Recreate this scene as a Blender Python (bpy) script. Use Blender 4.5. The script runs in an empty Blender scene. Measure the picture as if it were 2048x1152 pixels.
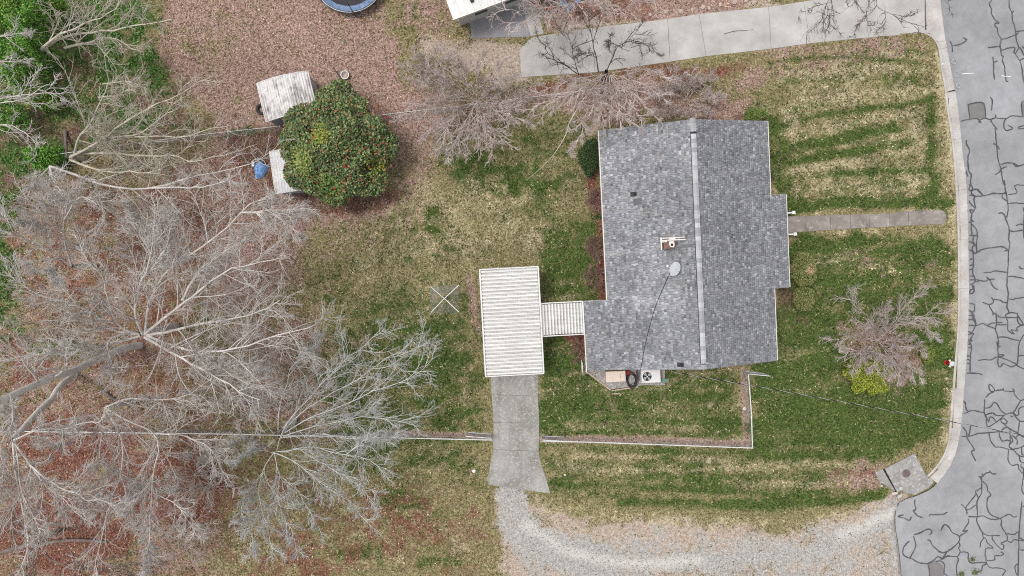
import bpy, math, random
import numpy as np
from mathutils import Vector

# ------------------------------------------------------------------ camera, sky, sun, exposure
SC = bpy.context.scene
COL = SC.collection
CAM_H, CAM_TILT, F_PX = 45.0, math.radians(-2.0), 1365.0
cam_data = bpy.data.cameras.new('camera')
cam_data.sensor_width = 36.0
cam_data.lens = F_PX / 2048.0 * 36.0
cam_data.clip_end = 2000.0
cam = bpy.data.objects.new('camera', cam_data)
cam.location = (0, 0, CAM_H)
cam.rotation_euler = (CAM_TILT, 0, 0)
COL.objects.link(cam)
SC.camera = cam

SUN_EL, SUN_AZ = math.radians(70), math.radians(160)      # azimuth counted from +x; light comes from the left
world = bpy.data.worlds.new('World')
SC.world = world
world.use_nodes = True
wn, wl = world.node_tree.nodes, world.node_tree.links
wn.clear()
w_out = wn.new('ShaderNodeOutputWorld')
w_bg = wn.new('ShaderNodeBackground')
w_sky = wn.new('ShaderNodeTexSky')
w_sky.sky_type = 'NISHITA'
w_sky.sun_disc = False
w_sky.sun_elevation = SUN_EL
w_sky.sun_rotation = math.radians(90) - SUN_AZ
w_sky.air_density, w_sky.dust_density, w_sky.ozone_density = 1.0, 3.0, 1.0
w_hsv = wn.new('ShaderNodeHueSaturation')
w_hsv.inputs['Saturation'].default_value = 0.22
wl.new(w_sky.outputs[0], w_hsv.inputs['Color'])
wl.new(w_hsv.outputs[0], w_bg.inputs['Color'])
w_bg.inputs['Strength'].default_value = 0.12
wl.new(w_bg.outputs[0], w_out.inputs['Surface'])
sun_data = bpy.data.lights.new('sun', 'SUN')
sun_data.energy = 1.0
sun_data.angle = math.radians(15)
sun_data.color = (1.0, 0.98, 0.955)
sun = bpy.data.objects.new('sun', sun_data)
sdir = Vector((math.cos(SUN_EL) * math.cos(SUN_AZ), math.cos(SUN_EL) * math.sin(SUN_AZ), math.sin(SUN_EL)))
sun.rotation_euler = sdir.to_track_quat('Z', 'Y').to_euler()
sun.location = (0, 0, 60)
COL.objects.link(sun)
SC.view_settings.view_transform = 'Standard'
SC.view_settings.look = 'None'
SC.view_settings.gamma = 1.0
SC.view_settings.use_curve_mapping = False
SC.view_settings.exposure = 0.98
SC.cycles.use_denoising = False
SC.cycles.filter_width = 1.05
SC.cycles.max_bounces = 6

# ------------------------------------------------------------------ helpers
RNG = np.random.default_rng(7)
random.seed(7)
_ca, _sa = math.cos(CAM_TILT), math.sin(CAM_TILT)
def U(px, py, z=0.0):
    """photo position and height above ground -> point of the place"""
    x, y = (px - 1024.0) / F_PX, -(py - 576.0) / F_PX
    yy, zz = y * _ca + _sa, y * _sa - _ca
    t = (z - CAM_H) / zz
    return np.array((x * t, yy * t, z))
def PX(x, y, z=0.0):
    """place -> photo position (for laying out the ground cover)"""
    dz = z - CAM_H
    yc = y * _ca + dz * _sa
    zc = -y * _sa + dz * _ca
    return 1024.0 + F_PX * x / -zc, 576.0 - F_PX * yc / -zc
def lin(c):
    c = np.asarray(c, float) / 255.0
    return np.where(c <= 0.04045, c / 12.92, ((c + 0.055) / 1.055) ** 2.4)
ALB = 0.68                                  # photo tone -> surface colour
def C(r, g, b):
    v = lin((r, g, b)) * ALB
    return (float(v[0]), float(v[1]), float(v[2]), 1.0)

def setp(o, label=None, cat=None, group=None, kind=None):
    if label: o['label'] = label
    if cat: o['category'] = cat
    if group: o['group'] = group
    if kind: o['kind'] = kind
    return o
def thing(name, loc, label=None, cat=None, group=None, kind=None, rz=0.0):
    o = bpy.data.objects.new(name, None)
    o.empty_display_size = 0.2
    o.location = [float(v) for v in loc]
    o.rotation_euler = (0, 0, rz)
    COL.objects.link(o)
    return setp(o, label, cat, group, kind)
def link(name, me, parent=None, loc=None, rz=0.0):
    o = bpy.data.objects.new(name, me)
    if parent is not None: o.parent = parent
    if loc is not None: o.location = [float(v) for v in loc]
    o.rotation_euler = (0, 0, rz)
    COL.objects.link(o)
    return o
class MB:
    """collects boxes, tubes and prisms into one mesh"""
    def __init__(s): s.v, s.f = [], []
    def add(s, v, f):
        n = len(s.v)
        s.v += [tuple(float(c) for c in p) for p in v]
        s.f += [tuple(i + n for i in q) for q in f]
        return s
    def box(s, a, b, bev=0.0):
        x0, y0, z0 = a; x1, y1, z1 = b
        return s.add([(x0, y0, z0), (x1, y0, z0), (x1, y1, z0), (x0, y1, z0), (x0, y0, z1), (x1, y0, z1), (x1, y1, z1), (x0, y1, z1)],
                     [(0, 3, 2, 1), (4, 5, 6, 7), (0, 1, 5, 4), (1, 2, 6, 5), (2, 3, 7, 6), (3, 0, 4, 7)])
    def prism(s, pts, z0, z1):
        n = len(pts)
        zt = z1 if hasattr(z1, '__len__') else [z1] * n
        zb = z0 if hasattr(z0, '__len__') else [z0] * n
        area = sum(pts[i][0] * pts[(i + 1) % n][1] - pts[(i + 1) % n][0] * pts[i][1] for i in range(n))
        if area < 0:
            pts, zt, zb = pts[::-1], list(zt)[::-1], list(zb)[::-1]
        v = [(p[0], p[1], zb[i]) for i, p in enumerate(pts)] + [(p[0], p[1], zt[i]) for i, p in enumerate(pts)]
        f = [tuple(range(n - 1, -1, -1)), tuple(range(n, 2 * n))]
        f += [(i, (i + 1) % n, n + (i + 1) % n, n + i) for i in range(n)]
        return s.add(v, f)
    def tube(s, pts, r, n=6, cap=True):
        P = [Vector([float(c) for c in p]) for p in pts]
        rr = r if hasattr(r, '__len__') else [r] * len(P)
        vs, fs = [], []
        up = None
        for i, p in enumerate(P):
            t = (P[min(i + 1, len(P) - 1)] - P[max(i - 1, 0)])
            t = t.normalized() if t.length > 1e-9 else Vector((0, 0, 1))
            if up is None:
                up = Vector((0, 0, 1)) if abs(t.z) < 0.9 else Vector((1, 0, 0))
            a = t.cross(up)
            if a.length < 1e-6: a = t.cross(Vector((1, 0.3, 0)))
            a.normalize(); b = a.cross(t).normalized(); up = b
            for k in range(n):
                q = 2 * math.pi * k / n
                vs.append(p + (a * math.cos(q) + b * math.sin(q)) * rr[i])
        for i in range(len(P) - 1):
            for k in range(n):
                fs.append((i * n + k, i * n + (k + 1) % n, (i + 1) * n + (k + 1) % n, (i + 1) * n + k))
        if cap:
            fs.append(tuple(range(n - 1, -1, -1))); m = (len(P) - 1) * n
            fs.append(tuple(range(m, m + n)))
        return s.add(vs, fs)
    def lathe(s, prof, c=(0, 0, 0), n=20):
        vs, fs = [], []
        for r, z in prof:
            for k in range(n):
                q = 2 * math.pi * k / n
                vs.append((c[0] + r * math.cos(q), c[1] + r * math.sin(q), c[2] + z))
        for i in range(len(prof) - 1):
            for k in range(n):
                fs.append((i * n + k, i * n + (k + 1) % n, (i + 1) * n + (k + 1) % n, (i + 1) * n + k))
        fs.append(tuple(range(n - 1, -1, -1))); m = (len(prof) - 1) * n
        fs.append(tuple(range(m, m + n)))
        return s.add(vs, fs)
    def mesh(s, name, mat, off=(0, 0, 0), smooth=False):
        me = bpy.data.meshes.new(name)
        o = [float(c) for c in off]
        me.from_pydata([(p[0] - o[0], p[1] - o[1], p[2] - o[2]) for p in s.v], [], s.f)
        if mat: me.materials.append(mat)
        if smooth: me.polygons.foreach_set('use_smooth', [True] * len(me.polygons))
        me.update()
        return me
    def build(s, name, mat, parent=None, smooth=False, bevel=0.0):
        off = parent.location if parent is not None else (0, 0, 0)
        if parent is not None and parent.parent is not None: off = parent.location + parent.parent.location
        o = link(name, s.mesh(name, mat, off, smooth), parent)
        if bevel > 0:
            m = o.modifiers.new('bevel', 'BEVEL'); m.width = bevel; m.segments = 2; m.limit_method = 'ANGLE'
        return o
def np_mesh(name, V, Fq, mat, col=None, smooth=False):
    """fast mesh: V (n,3), Fq (m,3 or 4), optional colour per vertex"""
    me = bpy.data.meshes.new(name)
    V = np.ascontiguousarray(V, np.float32); Fq = np.ascontiguousarray(Fq, np.int32)
    m, k = Fq.shape
    me.vertices.add(len(V)); me.vertices.foreach_set('co', V.ravel())
    me.loops.add(m * k); me.loops.foreach_set('vertex_index', Fq.ravel())
    me.polygons.add(m)
    me.polygons.foreach_set('loop_start', np.arange(0, m * k, k, dtype=np.int32))
    if smooth: me.polygons.foreach_set('use_smooth', np.ones(m, bool))
    if mat: me.materials.append(mat)
    me.update(calc_edges=True)
    if col is not None:
        for nm, c in (col.items() if isinstance(col, dict) else {'col': col}.items()):
            c = np.asarray(c, np.float32)
            if c.shape[1] == 3: c = np.concatenate([c, np.ones((len(c), 1), np.float32)], 1)
            a = me.attributes.new(nm, 'FLOAT_COLOR', 'POINT')
            a.data.foreach_set('color', np.ascontiguousarray(c).ravel())
    me.validate()
    return me
# smooth value noise
_NG = np.random.default_rng(99).random((256, 256))
def vnoise(x, y, s):
    x, y = np.asarray(x) / s + 1000.37, np.asarray(y) / s + 1000.71
    xi, yi = np.floor(x).astype(int), np.floor(y).astype(int)
    fx, fy = x - xi, y - yi
    fx, fy = fx * fx * (3 - 2 * fx), fy * fy * (3 - 2 * fy)
    g = lambda a, b: _NG[a % 256, b % 256]
    return (g(xi, yi) * (1 - fx) + g(xi + 1, yi) * fx) * (1 - fy) + (g(xi, yi + 1) * (1 - fx) + g(xi + 1, yi + 1) * fx) * fy
def fbm(x, y, s, o=3):
    t, a, w = 0, 1.0, 0
    for i in range(o):
        t = t + a * vnoise(x + 37.1 * i, y - 11.7 * i, s / 2 ** i); w += a; a *= 0.55
    return t / w
def sstep(a, b, x):
    t = np.clip((x - a) / (b - a), 0, 1)
    return t * t * (3 - 2 * t)
def sd_poly(X, Y, P):
    P = np.asarray(P, float); n = len(P)
    d = np.full(X.shape, 1e18); ins = np.zeros(X.shape, bool)
    for i in range(n):
        ax, ay = P[i]; bx, by = P[(i + 1) % n]
        ex, ey = bx - ax, by - ay
        t = np.clip(((X - ax) * ex + (Y - ay) * ey) / (ex * ex + ey * ey + 1e-9), 0, 1)
        d = np.minimum(d, (X - ax - t * ex) ** 2 + (Y - ay - t * ey) ** 2)
        c = ((ay > Y) != (by > Y)) & (X < ex * (Y - ay) / (ey if abs(ey) > 1e-9 else 1e-9) + ax)
        ins ^= c
    d = np.sqrt(d)
    return np.where(ins, -d, d)
def sd_line(X, Y, P):
    d = np.full(X.shape, 1e18)
    for (ax, ay), (bx, by) in zip(P[:-1], P[1:]):
        ex, ey = bx - ax, by - ay
        t = np.clip(((X - ax) * ex + (Y - ay) * ey) / (ex * ex + ey * ey + 1e-9), 0, 1)
        d = np.minimum(d, (X - ax - t * ex) ** 2 + (Y - ay - t * ey) ** 2)
    return np.sqrt(d)
def resample(P, n):
    P = np.asarray(P, float)
    if len(P) > 2:                                   # catmull-rom first
        Q = [2 * P[0] - P[1]] + list(P) + [2 * P[-1] - P[-2]]
        out = []
        for i in range(1, len(Q) - 2):
            for t in np.linspace(0, 1, 8, endpoint=False):
                a, b, c, d = Q[i - 1], Q[i], Q[i + 1], Q[i + 2]
                out.append(0.5 * (2 * b + (c - a) * t + (2 * a - 5 * b + 4 * c - d) * t * t + (3 * b - a - 3 * c + d) * t ** 3))
        out.append(P[-1]); P = np.array(out)
    s = np.r_[0, np.cumsum(np.linalg.norm(np.diff(P, axis=0), axis=1))]
    u = np.linspace(0, s[-1], n)
    return np.stack([np.interp(u, s, P[:, k]) for k in range(P.shape[1])], 1)

# ------------------------------------------------------------------ materials
def new_mat(name, rough=0.8, spec=0.3, metal=0.0):
    m = bpy.data.materials.new(name); m.use_nodes = True
    nt = m.node_tree; b = nt.nodes['Principled BSDF']
    b.inputs['Roughness'].default_value = rough
    b.inputs['Metallic'].default_value = metal
    b.inputs['Specular IOR Level'].default_value = spec
    return m, nt, b
def ramp(nt, fac, stops):
    r = nt.nodes.new('ShaderNodeValToRGB')
    e = r.color_ramp.elements
    while len(e) < len(stops): e.new(0.5)
    for i, (p, c) in enumerate(stops): e[i].position = p; e[i].color = c
    if fac is not None: nt.links.new(fac, r.inputs[0])
    return r.outputs[0]
def tnoise(nt, vec, scale, detail=3, rough=0.6, dist=0.0):
    n = nt.nodes.new('ShaderNodeTexNoise')
    n.inputs['Scale'].default_value = scale; n.inputs['Detail'].default_value = detail
    n.inputs['Roughness'].default_value = rough; n.inputs['Distortion'].default_value = dist
    if vec is not None: nt.links.new(vec, n.inputs['Vector'])
    return n.outputs['Fac']
def pos(nt):
    return nt.nodes.new('ShaderNodeNewGeometry').outputs['Position']
def objco(nt):
    return nt.nodes.new('ShaderNodeTexCoord').outputs['Object']
def math_n(nt, op, a, b=None, clamp=False):
    n = nt.nodes.new('ShaderNodeMath'); n.operation = op; n.use_clamp = clamp
    for i, v in enumerate((a, b)):
        if v is None: continue
        if isinstance(v, (int, float)): n.inputs[i].default_value = v
        else: nt.links.new(v, n.inputs[i])
    return n.outputs[0]
def mixc(nt, fac, a, b, mode='MIX'):
    n = nt.nodes.new('ShaderNodeMix'); n.data_type = 'RGBA'; n.blend_type = mode
    for i, v in ((0, fac), (6, a), (7, b)):
        if isinstance(v, (int, float)): n.inputs[i].default_value = v
        elif isinstance(v, tuple): n.inputs[i].default_value = v
        else: nt.links.new(v, n.inputs[i])
    return n.outputs[2]
def bump(nt, b, h, strength=0.3, dist=0.02):
    n = nt.nodes.new('ShaderNodeBump'); n.inputs['Strength'].default_value = strength; n.inputs['Distance'].default_value = dist
    nt.links.new(h, n.inputs['Height']); nt.links.new(n.outputs[0], b.inputs['Normal'])
def mottled(name, c1, c2, scale=3.0, c3=None, fine=40.0, rough=0.85, spec=0.25, metal=0.0, bmp=0.15, use_pos=True, amt=0.35):
    """two tones in broad patches with fine grain on top"""
    m, nt, b = new_mat(name, rough, spec, metal)
    v = pos(nt) if use_pos else objco(nt)
    n1 = tnoise(nt, v, scale, 4, 0.6); n2 = tnoise(nt, v, fine, 2, 0.7)
    col = ramp(nt, n1, [(0.32, c1), (0.68, c2)])
    if c3 is not None:
        n3 = tnoise(nt, v, scale * 2.7, 5, 0.7, 0.3)
        col = mixc(nt, ramp(nt, n3, [(0.54, (0, 0, 0, 1)), (0.66, (1, 1, 1, 1))]), col, c3)
    g = ramp(nt, n2, [(0.25, (1 - amt, 1 - amt, 1 - amt, 1)), (0.75, (1 + amt * 0.6,) * 3 + (1,))])
    col = mixc(nt, 1.0, col, g, 'MULTIPLY')
    nt.links.new(col, b.inputs['Base Color'])
    if bmp: bump(nt, b, n2, bmp, 0.01)
    return m
def attr_mat(name, rough=0.8, spec=0.2, var=0.25, fine=30.0, trans=0.0):
    m, nt, b = new_mat(name, rough, spec)
    a = nt.nodes.new('ShaderNodeAttribute'); a.attribute_name = 'col'
    n = tnoise(nt, pos(nt), fine, 2, 0.6)
    g = ramp(nt, n, [(0.3, (1 - var,) * 3 + (1,)), (0.7, (1 + var * 0.7,) * 3 + (1,))])
    nt.links.new(mixc(nt, 1.0, a.outputs['Color'], g, 'MULTIPLY'), b.inputs['Base Color'])
    if trans: b.inputs['Transmission Weight'].default_value = 0.0
    return m
def plain(name, c, rough=0.6, spec=0.4, metal=0.0, var=0.12, fine=14.0):
    return mottled(name, tuple(v * (1 - var) for v in c[:3]) + (1,), tuple(min(1, v * (1 + var)) for v in c[:3]) + (1,), 2.2, None, fine, rough, spec, metal, 0.05, True, var)
M = {}
M['concrete'] = mottled('concrete', C(172, 168, 163), C(206, 202, 197), 0.5, C(188, 182, 174), 26, 0.9, 0.2, bmp=0.1, amt=0.14)
def stained_concrete():
    m, nt, b = new_mat('old_concrete', 0.92, 0.2)
    v = pos(nt)
    mp = nt.nodes.new('ShaderNodeMapping'); mp.inputs['Scale'].default_value = (1.6, 0.35, 1); nt.links.new(v, mp.inputs[0])
    c = ramp(nt, tnoise(nt, v, 0.5, 5, 0.65), [(0.35, C(138, 134, 127)), (0.65, C(172, 169, 163))])
    c = mixc(nt, ramp(nt, tnoise(nt, mp.outputs[0], 0.9, 4, 0.6, 0.4), [(0.5, (0, 0, 0, 1)), (0.72, (0.6, 0.6, 0.6, 1))]), c, C(120, 111, 102))
    c = mixc(nt, ramp(nt, tnoise(nt, v, 9, 4, 0.8, 0.5), [(0.53, (0, 0, 0, 1)), (0.62, (0.85, 0.85, 0.85, 1))]), c, C(200, 199, 195))
    c = mixc(nt, ramp(nt, tnoise(nt, v, 1.1, 3, 0.5), [(0.62, (0, 0, 0, 1)), (0.74, (0.5, 0.5, 0.5, 1))]), c, C(206, 204, 199))
    nt.links.new(c, b.inputs['Base Color']); bump(nt, b, tnoise(nt, v, 30, 2), 0.15, 0.01)
    return m
M['old_concrete'] = stained_concrete()
M['walk_concrete'] = mottled('walk_concrete', C(126, 118, 111), C(164, 156, 148), 0.8, C(180, 172, 164), 24, 0.92, 0.2, bmp=0.1, amt=0.2)
M['patio_concrete'] = mottled('patio_concrete', C(146, 144, 147), C(172, 170, 173), 0.6, None, 24, 0.9, 0.2, bmp=0.08, amt=0.12)
M['kerb'] = mottled('kerb_concrete', C(182, 176, 171), C(210, 205, 200), 0.9, C(192, 178, 166), 22, 0.9, 0.2, bmp=0.15, amt=0.25)
M['drain_concrete'] = mottled('drain_concrete', C(146, 142, 138), C(176, 173, 168), 1.8, C(204, 202, 198), 18, 0.92, 0.2, bmp=0.15, amt=0.3)
M['tar'] = mottled('tar', C(64, 62, 64), C(90, 88, 90), 1.2, None, 20, 0.6, 0.4, bmp=0.05, amt=0.15)
M['patch'] = mottled('asphalt_patch', C(122, 118, 117), C(136, 132, 131), 1.0, None, 30, 0.9, 0.2, bmp=0.1, amt=0.15)
M['white_paint'] = plain('white_paint', C(236, 234, 230), 0.5, 0.4, var=0.06)
M['white_metal'] = mottled('white_metal', C(224, 222, 218), C(238, 236, 232), 0.9, C(206, 202, 196), 6, 0.45, 0.4, bmp=0.0, amt=0.06)
M['galv'] = mottled('galvanised_steel', C(190, 194, 198), C(222, 224, 226), 1.5, None, 10, 0.5, 0.5, 0.2, 0.0, amt=0.1)
M['trim'] = plain('white_trim', C(232, 226, 216), 0.5, 0.4, var=0.06)
M['dark'] = plain('dark_rubber', C(66, 64, 64), 0.8, 0.2, var=0.15)
M['black'] = plain('black_plastic', C(34, 33, 35), 0.6, 0.3, var=0.1)
M['brick'] = mottled('brick', C(122, 96, 86), C(142, 114, 102), 3.0, None, 18, 0.9, 0.2, amt=0.2)
M['siding'] = plain('white_siding', C(214, 212, 206), 0.6, 0.3, var=0.05)
M['glass'] = plain('window_glass', C(70, 78, 86), 0.08, 0.6, var=0.05)
M['cable'] = plain('black_cable', C(44, 42, 44), 0.7, 0.2)
# ------------------------------------------------------------------ ground cover layout
ROAD_EDGE = [(1872, -60), (1880, 0), (1885, 50), (1895, 105), (1905, 160), (1913, 200), (1918, 240), (1924, 300), (1930, 350), (1933, 390), (1935, 440), (1936, 500),
             (1937, 570), (1936, 640), (1934, 690), (1931, 740), (1928, 775), (1925, 810), (1922, 845), (1917, 880), (1907, 915), (1893, 942), (1877, 962), (1862, 978), (1830, 993), (1800, 1004), (1791, 1030),
             (1792, 1060), (1797, 1090), (1803, 1152), (1806, 1260)]
KERB_BACK = [(1826, 64.5), (1842, 65.5), (1855, 70), (1867, 79), (1874, 91), (1878, 106), (1882, 140), (1888, 173), (1893, 217), (1900, 260), (1905, 300), (1908, 333), (1911, 380), (1913, 420), (1915, 480), (1916, 580),
             (1915, 647), (1912, 690), (1908, 733), (1905, 775), (1902, 810), (1899, 848), (1896, 880), (1887, 908), (1871, 933), (1854, 951)]
ZR = -0.13                                           # road level
ROADPOLY = ROAD_EDGE + [(2600, 1260), (2600, -60)]
def warp(X, Y, a=14, s=60):
    return X + (fbm(X, Y, s) - 0.5) * 2 * a, Y + (fbm(X + 500, Y + 300, s) - 0.5) * 2 * a
def cover(X, Y):
    """ground cover weights at photo positions X, Y"""
    X0, Y0 = X, Y
    XL, YL = warp(X, Y, 3.5, 30)
    X, Y = warp(X, Y, 34, 200)
    X, Y = warp(X, Y, 16, 70)
    X, Y = warp(X, Y, 7, 22)
    P = lambda pts, s=20: sstep(s * 1.5, -s * 1.5, sd_poly(X, Y, pts))
    L = lambda pts, w, s=8: sstep(w + s, max(w - s, 0) - 0.01, sd_line(XL, YL, pts))
    B = lambda cx, cy, rx, ry, s=0.35: sstep(1 + s, 1 - s, np.sqrt(((X - cx) / rx) ** 2 + ((Y - cy) / ry) ** 2))
    n = fbm(X0, Y0, 26, 3); n2 = fbm(X0 + 900, Y0, 11, 2); n3 = fbm(X0, Y0 + 700, 55, 3)
    n4 = fbm(X0 + 300, Y0 + 900, 8, 2)
    g = {k: np.zeros(X.shape) for k in ('green', 'straw', 'leaf', 'rust', 'dirt', 'gravel', 'ivy', 'dark')}
    def up(k, m, v=1.0): g[k] = np.maximum(g[k], m * v)
    # lawns
    up('green', P([(620, 580), (780, 560), (960, 600), (965, 900), (960, 960), (660, 960), (600, 800)], 50), 0.62)
    up('green', P([(900, 230), (1180, 250), (1190, 420), (1000, 460), (860, 330)], 40), 0.52)
    up('green', P([(1080, 420), (1190, 420), (1205, 600), (1080, 610)], 20), 0.75)
    up('green', P([(640, 430), (900, 420), (960, 540), (820, 560), (620, 560)], 40), 0.42)
    up('green', P([(1080, 680), (1180, 740), (1490, 740), (1500, 890), (1085, 880)], 14), 0.74)
    up('green', P([(1085, 895), (1505, 900), (1700, 890), (1780, 960), (1770, 1000), (1500, 1010), (1100, 985)], 22), 0.66)
    up('green', P([(1505, 740), (1560, 600), (1580, 470), (1905, 470), (1905, 760), (1890, 880), (1740, 930), (1500, 920)], 14), 0.80)
    up('green', P([(1500, 240), (1540, 100), (1860, 80), (1905, 440), (1570, 440)], 24), 0.44)
    up('green', P([(1540, 230), (1600, 230), (1600, 420), (1560, 440)], 18), 0.85)
    up('green', P([(1700, 120), (1790, 110), (1840, 150), (1700, 175)], 22), 0.75)
    for a in ([(1600, 292), (1690, 276), (1790, 256)], [(1600, 322), (1700, 305), (1810, 286)], [(1560, 430), (1680, 400), (1800, 395)], [(1580, 220), (1660, 205)], [(1560, 352), (1700, 345), (1850, 340)],
              [(1860, 200), (1862, 330), (1868, 400)], [(1600, 415), (1700, 408), (1900, 405)]):
        up('green', L(a, 9, 7), 1.0)
    up('green', L([(1250, 1002), (1450, 1008), (1600, 1008), (1760, 992)], 9, 8), 1.0)
    up('green', L([(1100, 965), (1300, 975), (1500, 985)], 8, 8), 0.9)
    up('green', P([(640, 980), (900, 990), (960, 1110), (900, 1152), (500, 1152), (520, 1080)], 40), 0.30)
    up('green', B(1130, 720, 45, 40), 0.9)
    up('green', B(855, 450, 25, 25), 0.6)
    up('green', B(780, 985, 80, 30), 0.6); up('green', B(720, 1090, 60, 18), 0.6); up('green', B(880, 1130, 50, 20), 0.55)
    up('green', B(830, 50, 60, 40), 0.4)
    up('green', P([(1400, 235), (1500, 210), (1520, 170), (1480, 150), (1420, 190)], 20), 0.5)
    # dry grass
    for a, w in (([(1560, 268), (1650, 258), (1790, 228), (1880, 222)], 9), ([(1560, 342), (1650, 332), (1810, 300), (1870, 278)], 9), ([(1550, 385), (1680, 372), (1860, 362)], 7), ([(1600, 205), (1700, 190), (1860, 180)], 10),
                 ([(1560, 160), (1660, 142), (1800, 130)], 9), ([(1590, 525), (1700, 520), (1790, 545)], 10), ([(1600, 472), (1750, 462)], 6), ([(1150, 910), (1330, 914), (1450, 920)], 6), ([(1200, 944), (1450, 938), (1620, 925), (1700, 932)], 7),
                 ([(1500, 962), (1640, 970), (1730, 958)], 9), ([(1090, 925), (1180, 935)], 6),
                 ([(1150, 858), (1280, 855), (1400, 862)], 6), ([(1440, 835), (1485, 805)], 6), ([(1470, 855), (1440, 862)], 6), ([(1090, 832), (1180, 842)], 6), ([(1110, 790), (1160, 815)], 6)):
        up('straw', L(a, w, 8), 0.3 + 0.75 * n2)
    up('straw', P([(640, 420), (900, 330), (980, 470), (960, 560), (700, 560)], 50), 0.1 + 0.75 * n)
    up('straw', P([(840, 300), (1000, 330), (1180, 330), (1080, 520), (860, 480)], 40), 0.75 * n)
    up('straw', P([(1540, 100), (1860, 80), (1905, 440), (1570, 440)], 24), 0.95 * n)
    up('straw', P([(1085, 690), (1500, 740), (1500, 900), (1085, 890)], 20), 0.62 * n2)
    up('straw', B(1120, 575, 30, 22), 0.7)
    up('straw', L([(1878, 110), (1885, 200), (1898, 300), (1903, 400), (1907, 560), (1905, 700), (1895, 800), (1885, 880)], 10, 7), 0.35 + 0.6 * n2)
    up('straw', P([(760, 30), (900, 20), (910, 120), (800, 140)], 30), 0.4 * n)
    up('straw', P([(460, 1000), (980, 980), (990, 1152), (420, 1152)], 40), 0.5 * n)
    up('straw', L([(1060, 1005), (1200, 1030), (1400, 1045), (1600, 1048), (1760, 1020)], 15, 10), 0.12 + 0.5 * n2)
    # leaf litter
    up('leaf', P([(310, -40), (640, -40), (760, 20), (800, 130), (830, 190), (780, 260), (640, 300), (420, 300), (380, 200), (340, 100)], 26), 0.36 + 0.95 * n3)
    up('leaf', P([(780, -40), (900, -40), (940, 70), (840, 90), (770, 60)], 24), 0.62)
    up('leaf', P([(420, 260), (620, 380), (820, 400), (760, 460), (640, 470), (560, 620), (420, 640), (300, 400)], 40), 0.85)
    up('leaf', P([(780, 150), (940, 180), (1040, 170), (1300, 160), (1330, 235), (1210, 250), (1080, 210), (900, 260), (780, 330)], 26), 0.85)
    up('leaf', P([(640, 400), (820, 380), (840, 470), (640, 540)], 30), 0.45)
    up('leaf', P([(440, 620), (640, 600), (660, 860), (440, 860)], 50), 0.7)
    up('leaf', L([(940, 555), (950, 620), (960, 660)], 10, 8), 0.55)
    up('leaf', P([(1660, 930), (1760, 930), (1790, 985), (1740, 990), (1640, 965)], 12), 0.6)
    up('leaf', L([(1450, 185), (1540, 140), (1680, 108), (1800, 88)], 24, 16), 0.55)
    up('leaf', P([(1660, 480), (1890, 470), (1895, 590), (1780, 600), (1700, 560)], 30), 0.28 * (0.4 + n))
    up('leaf', P([(1200, 240), (1380, 235), (1500, 235), (1500, 190), (1300, 160), (1190, 180)], 14), 0.8)
    up('leaf', P([(1060, -40), (1540, -40), (1500, 20), (1250, 45), (1095, 70)], 10), 0.9)
    up('leaf', P([(1690, 640), (1800, 650), (1840, 720), (1800, 780), (1690, 770)], 16), 0.6)
    up('leaf', P([(800, 250), (920, 260), (880, 330), (800, 420), (760, 430)], 25), 0.45)
    up('leaf', P([(1500, 80), (1780, 70), (1860, 80), (1880, 110), (1540, 130)], 16), 0.4 + 0.3 * n)
    # rusty woodland litter
    up('rust', P([(-80, 330), (100, 320), (360, 300), (460, 340), (420, 480), (430, 640), (440, 860), (470, 1000), (420, 1200), (-80, 1240)], 60), 0.16 + 0.55 * n3)
    up('rust', np.maximum.reduce([B(330, 990, 140, 80), B(150, 890, 130, 70), B(120, 1080, 160, 80)]), 0.88); up('rust', P([(420, 880), (640, 940), (980, 920), (990, 1152), (420, 1200)], 50), 0.42 * (0.5 + n3))
    up('rust', P([(1182, 350), (1205, 350), (1220, 600), (1180, 600)], 8), 0.8)
    up('rust', P([(1130, 675), (1175, 670), (1180, 745), (1160, 740)], 8), 0.75)
    up('rust', P([(1040, 155), (1250, 142), (1480, 115), (1500, 150), (1200, 178), (1040, 185)], 10), 0.62)
    up('rust', P([(1090, 10), (1330, -10), (1300, 38), (1110, 62)], 10), 0.5)
    up('rust', L([(1760, 950), (1700, 940), (1650, 945)], 8, 8), 0.5)
    up('rust', B(560, 330, 130, 60), 0.5); up('rust', B(700, 400, 120, 30), 0.5)
    up('dark', P([(-80, -60), (300, -60), (330, 60), (400, 235), (390, 290), (130, 330), (-80, 700)], 30), 0.62)
    up('leaf', P([(-80, 330), (360, 300), (460, 360), (430, 640), (470, 1000), (420, 1200), (-80, 1240)], 60), 0.55)
    up('green', P([(-80, 330), (360, 300), (620, 400), (640, 900), (420, 1200), (-80, 1240)], 60), 0.14 + 0.2 * n)
    up('straw', P([(600, 560), (960, 560), (960, 960), (640, 960)], 40), 0.30)
    up('straw', P([(1505, 740), (1560, 600), (1580, 470), (1905, 470), (1905, 760), (1740, 930), (1500, 920)], 20), 0.22)
    up('leaf', P([(600, 560), (960, 560), (960, 960), (640, 960)], 40), 0.15)
    # dark soil, and shade painted in beside the house's right wall
    up('dark', B(500, 290, 75, 42), 0.75); up('dark', B(690, 395, 110, 28), 0.6); up('dark', B(640, 300, 110, 110), 0.7)
    up('dark', B(190, 430, 40, 70), 0.6); up('dark', B(250, 700, 60, 30), 0.7); up('dark', B(1584, 610, 30, 50), 0.45)  # last blob puts the right wall's shade into the ground colour
    up('dark', B(560, 850, 130, 70), 0.45); up('dark', B(80, 690, 120, 40), 0.5); up('dark', B(1770, 690, 60, 45), 0.3)
    up('dark', P([(1400, 220), (1500, 220), (1500, 245), (1380, 240)], 8), 0.5); up('dark', B(1600, 660, 60, 60), 0.25)
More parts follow.
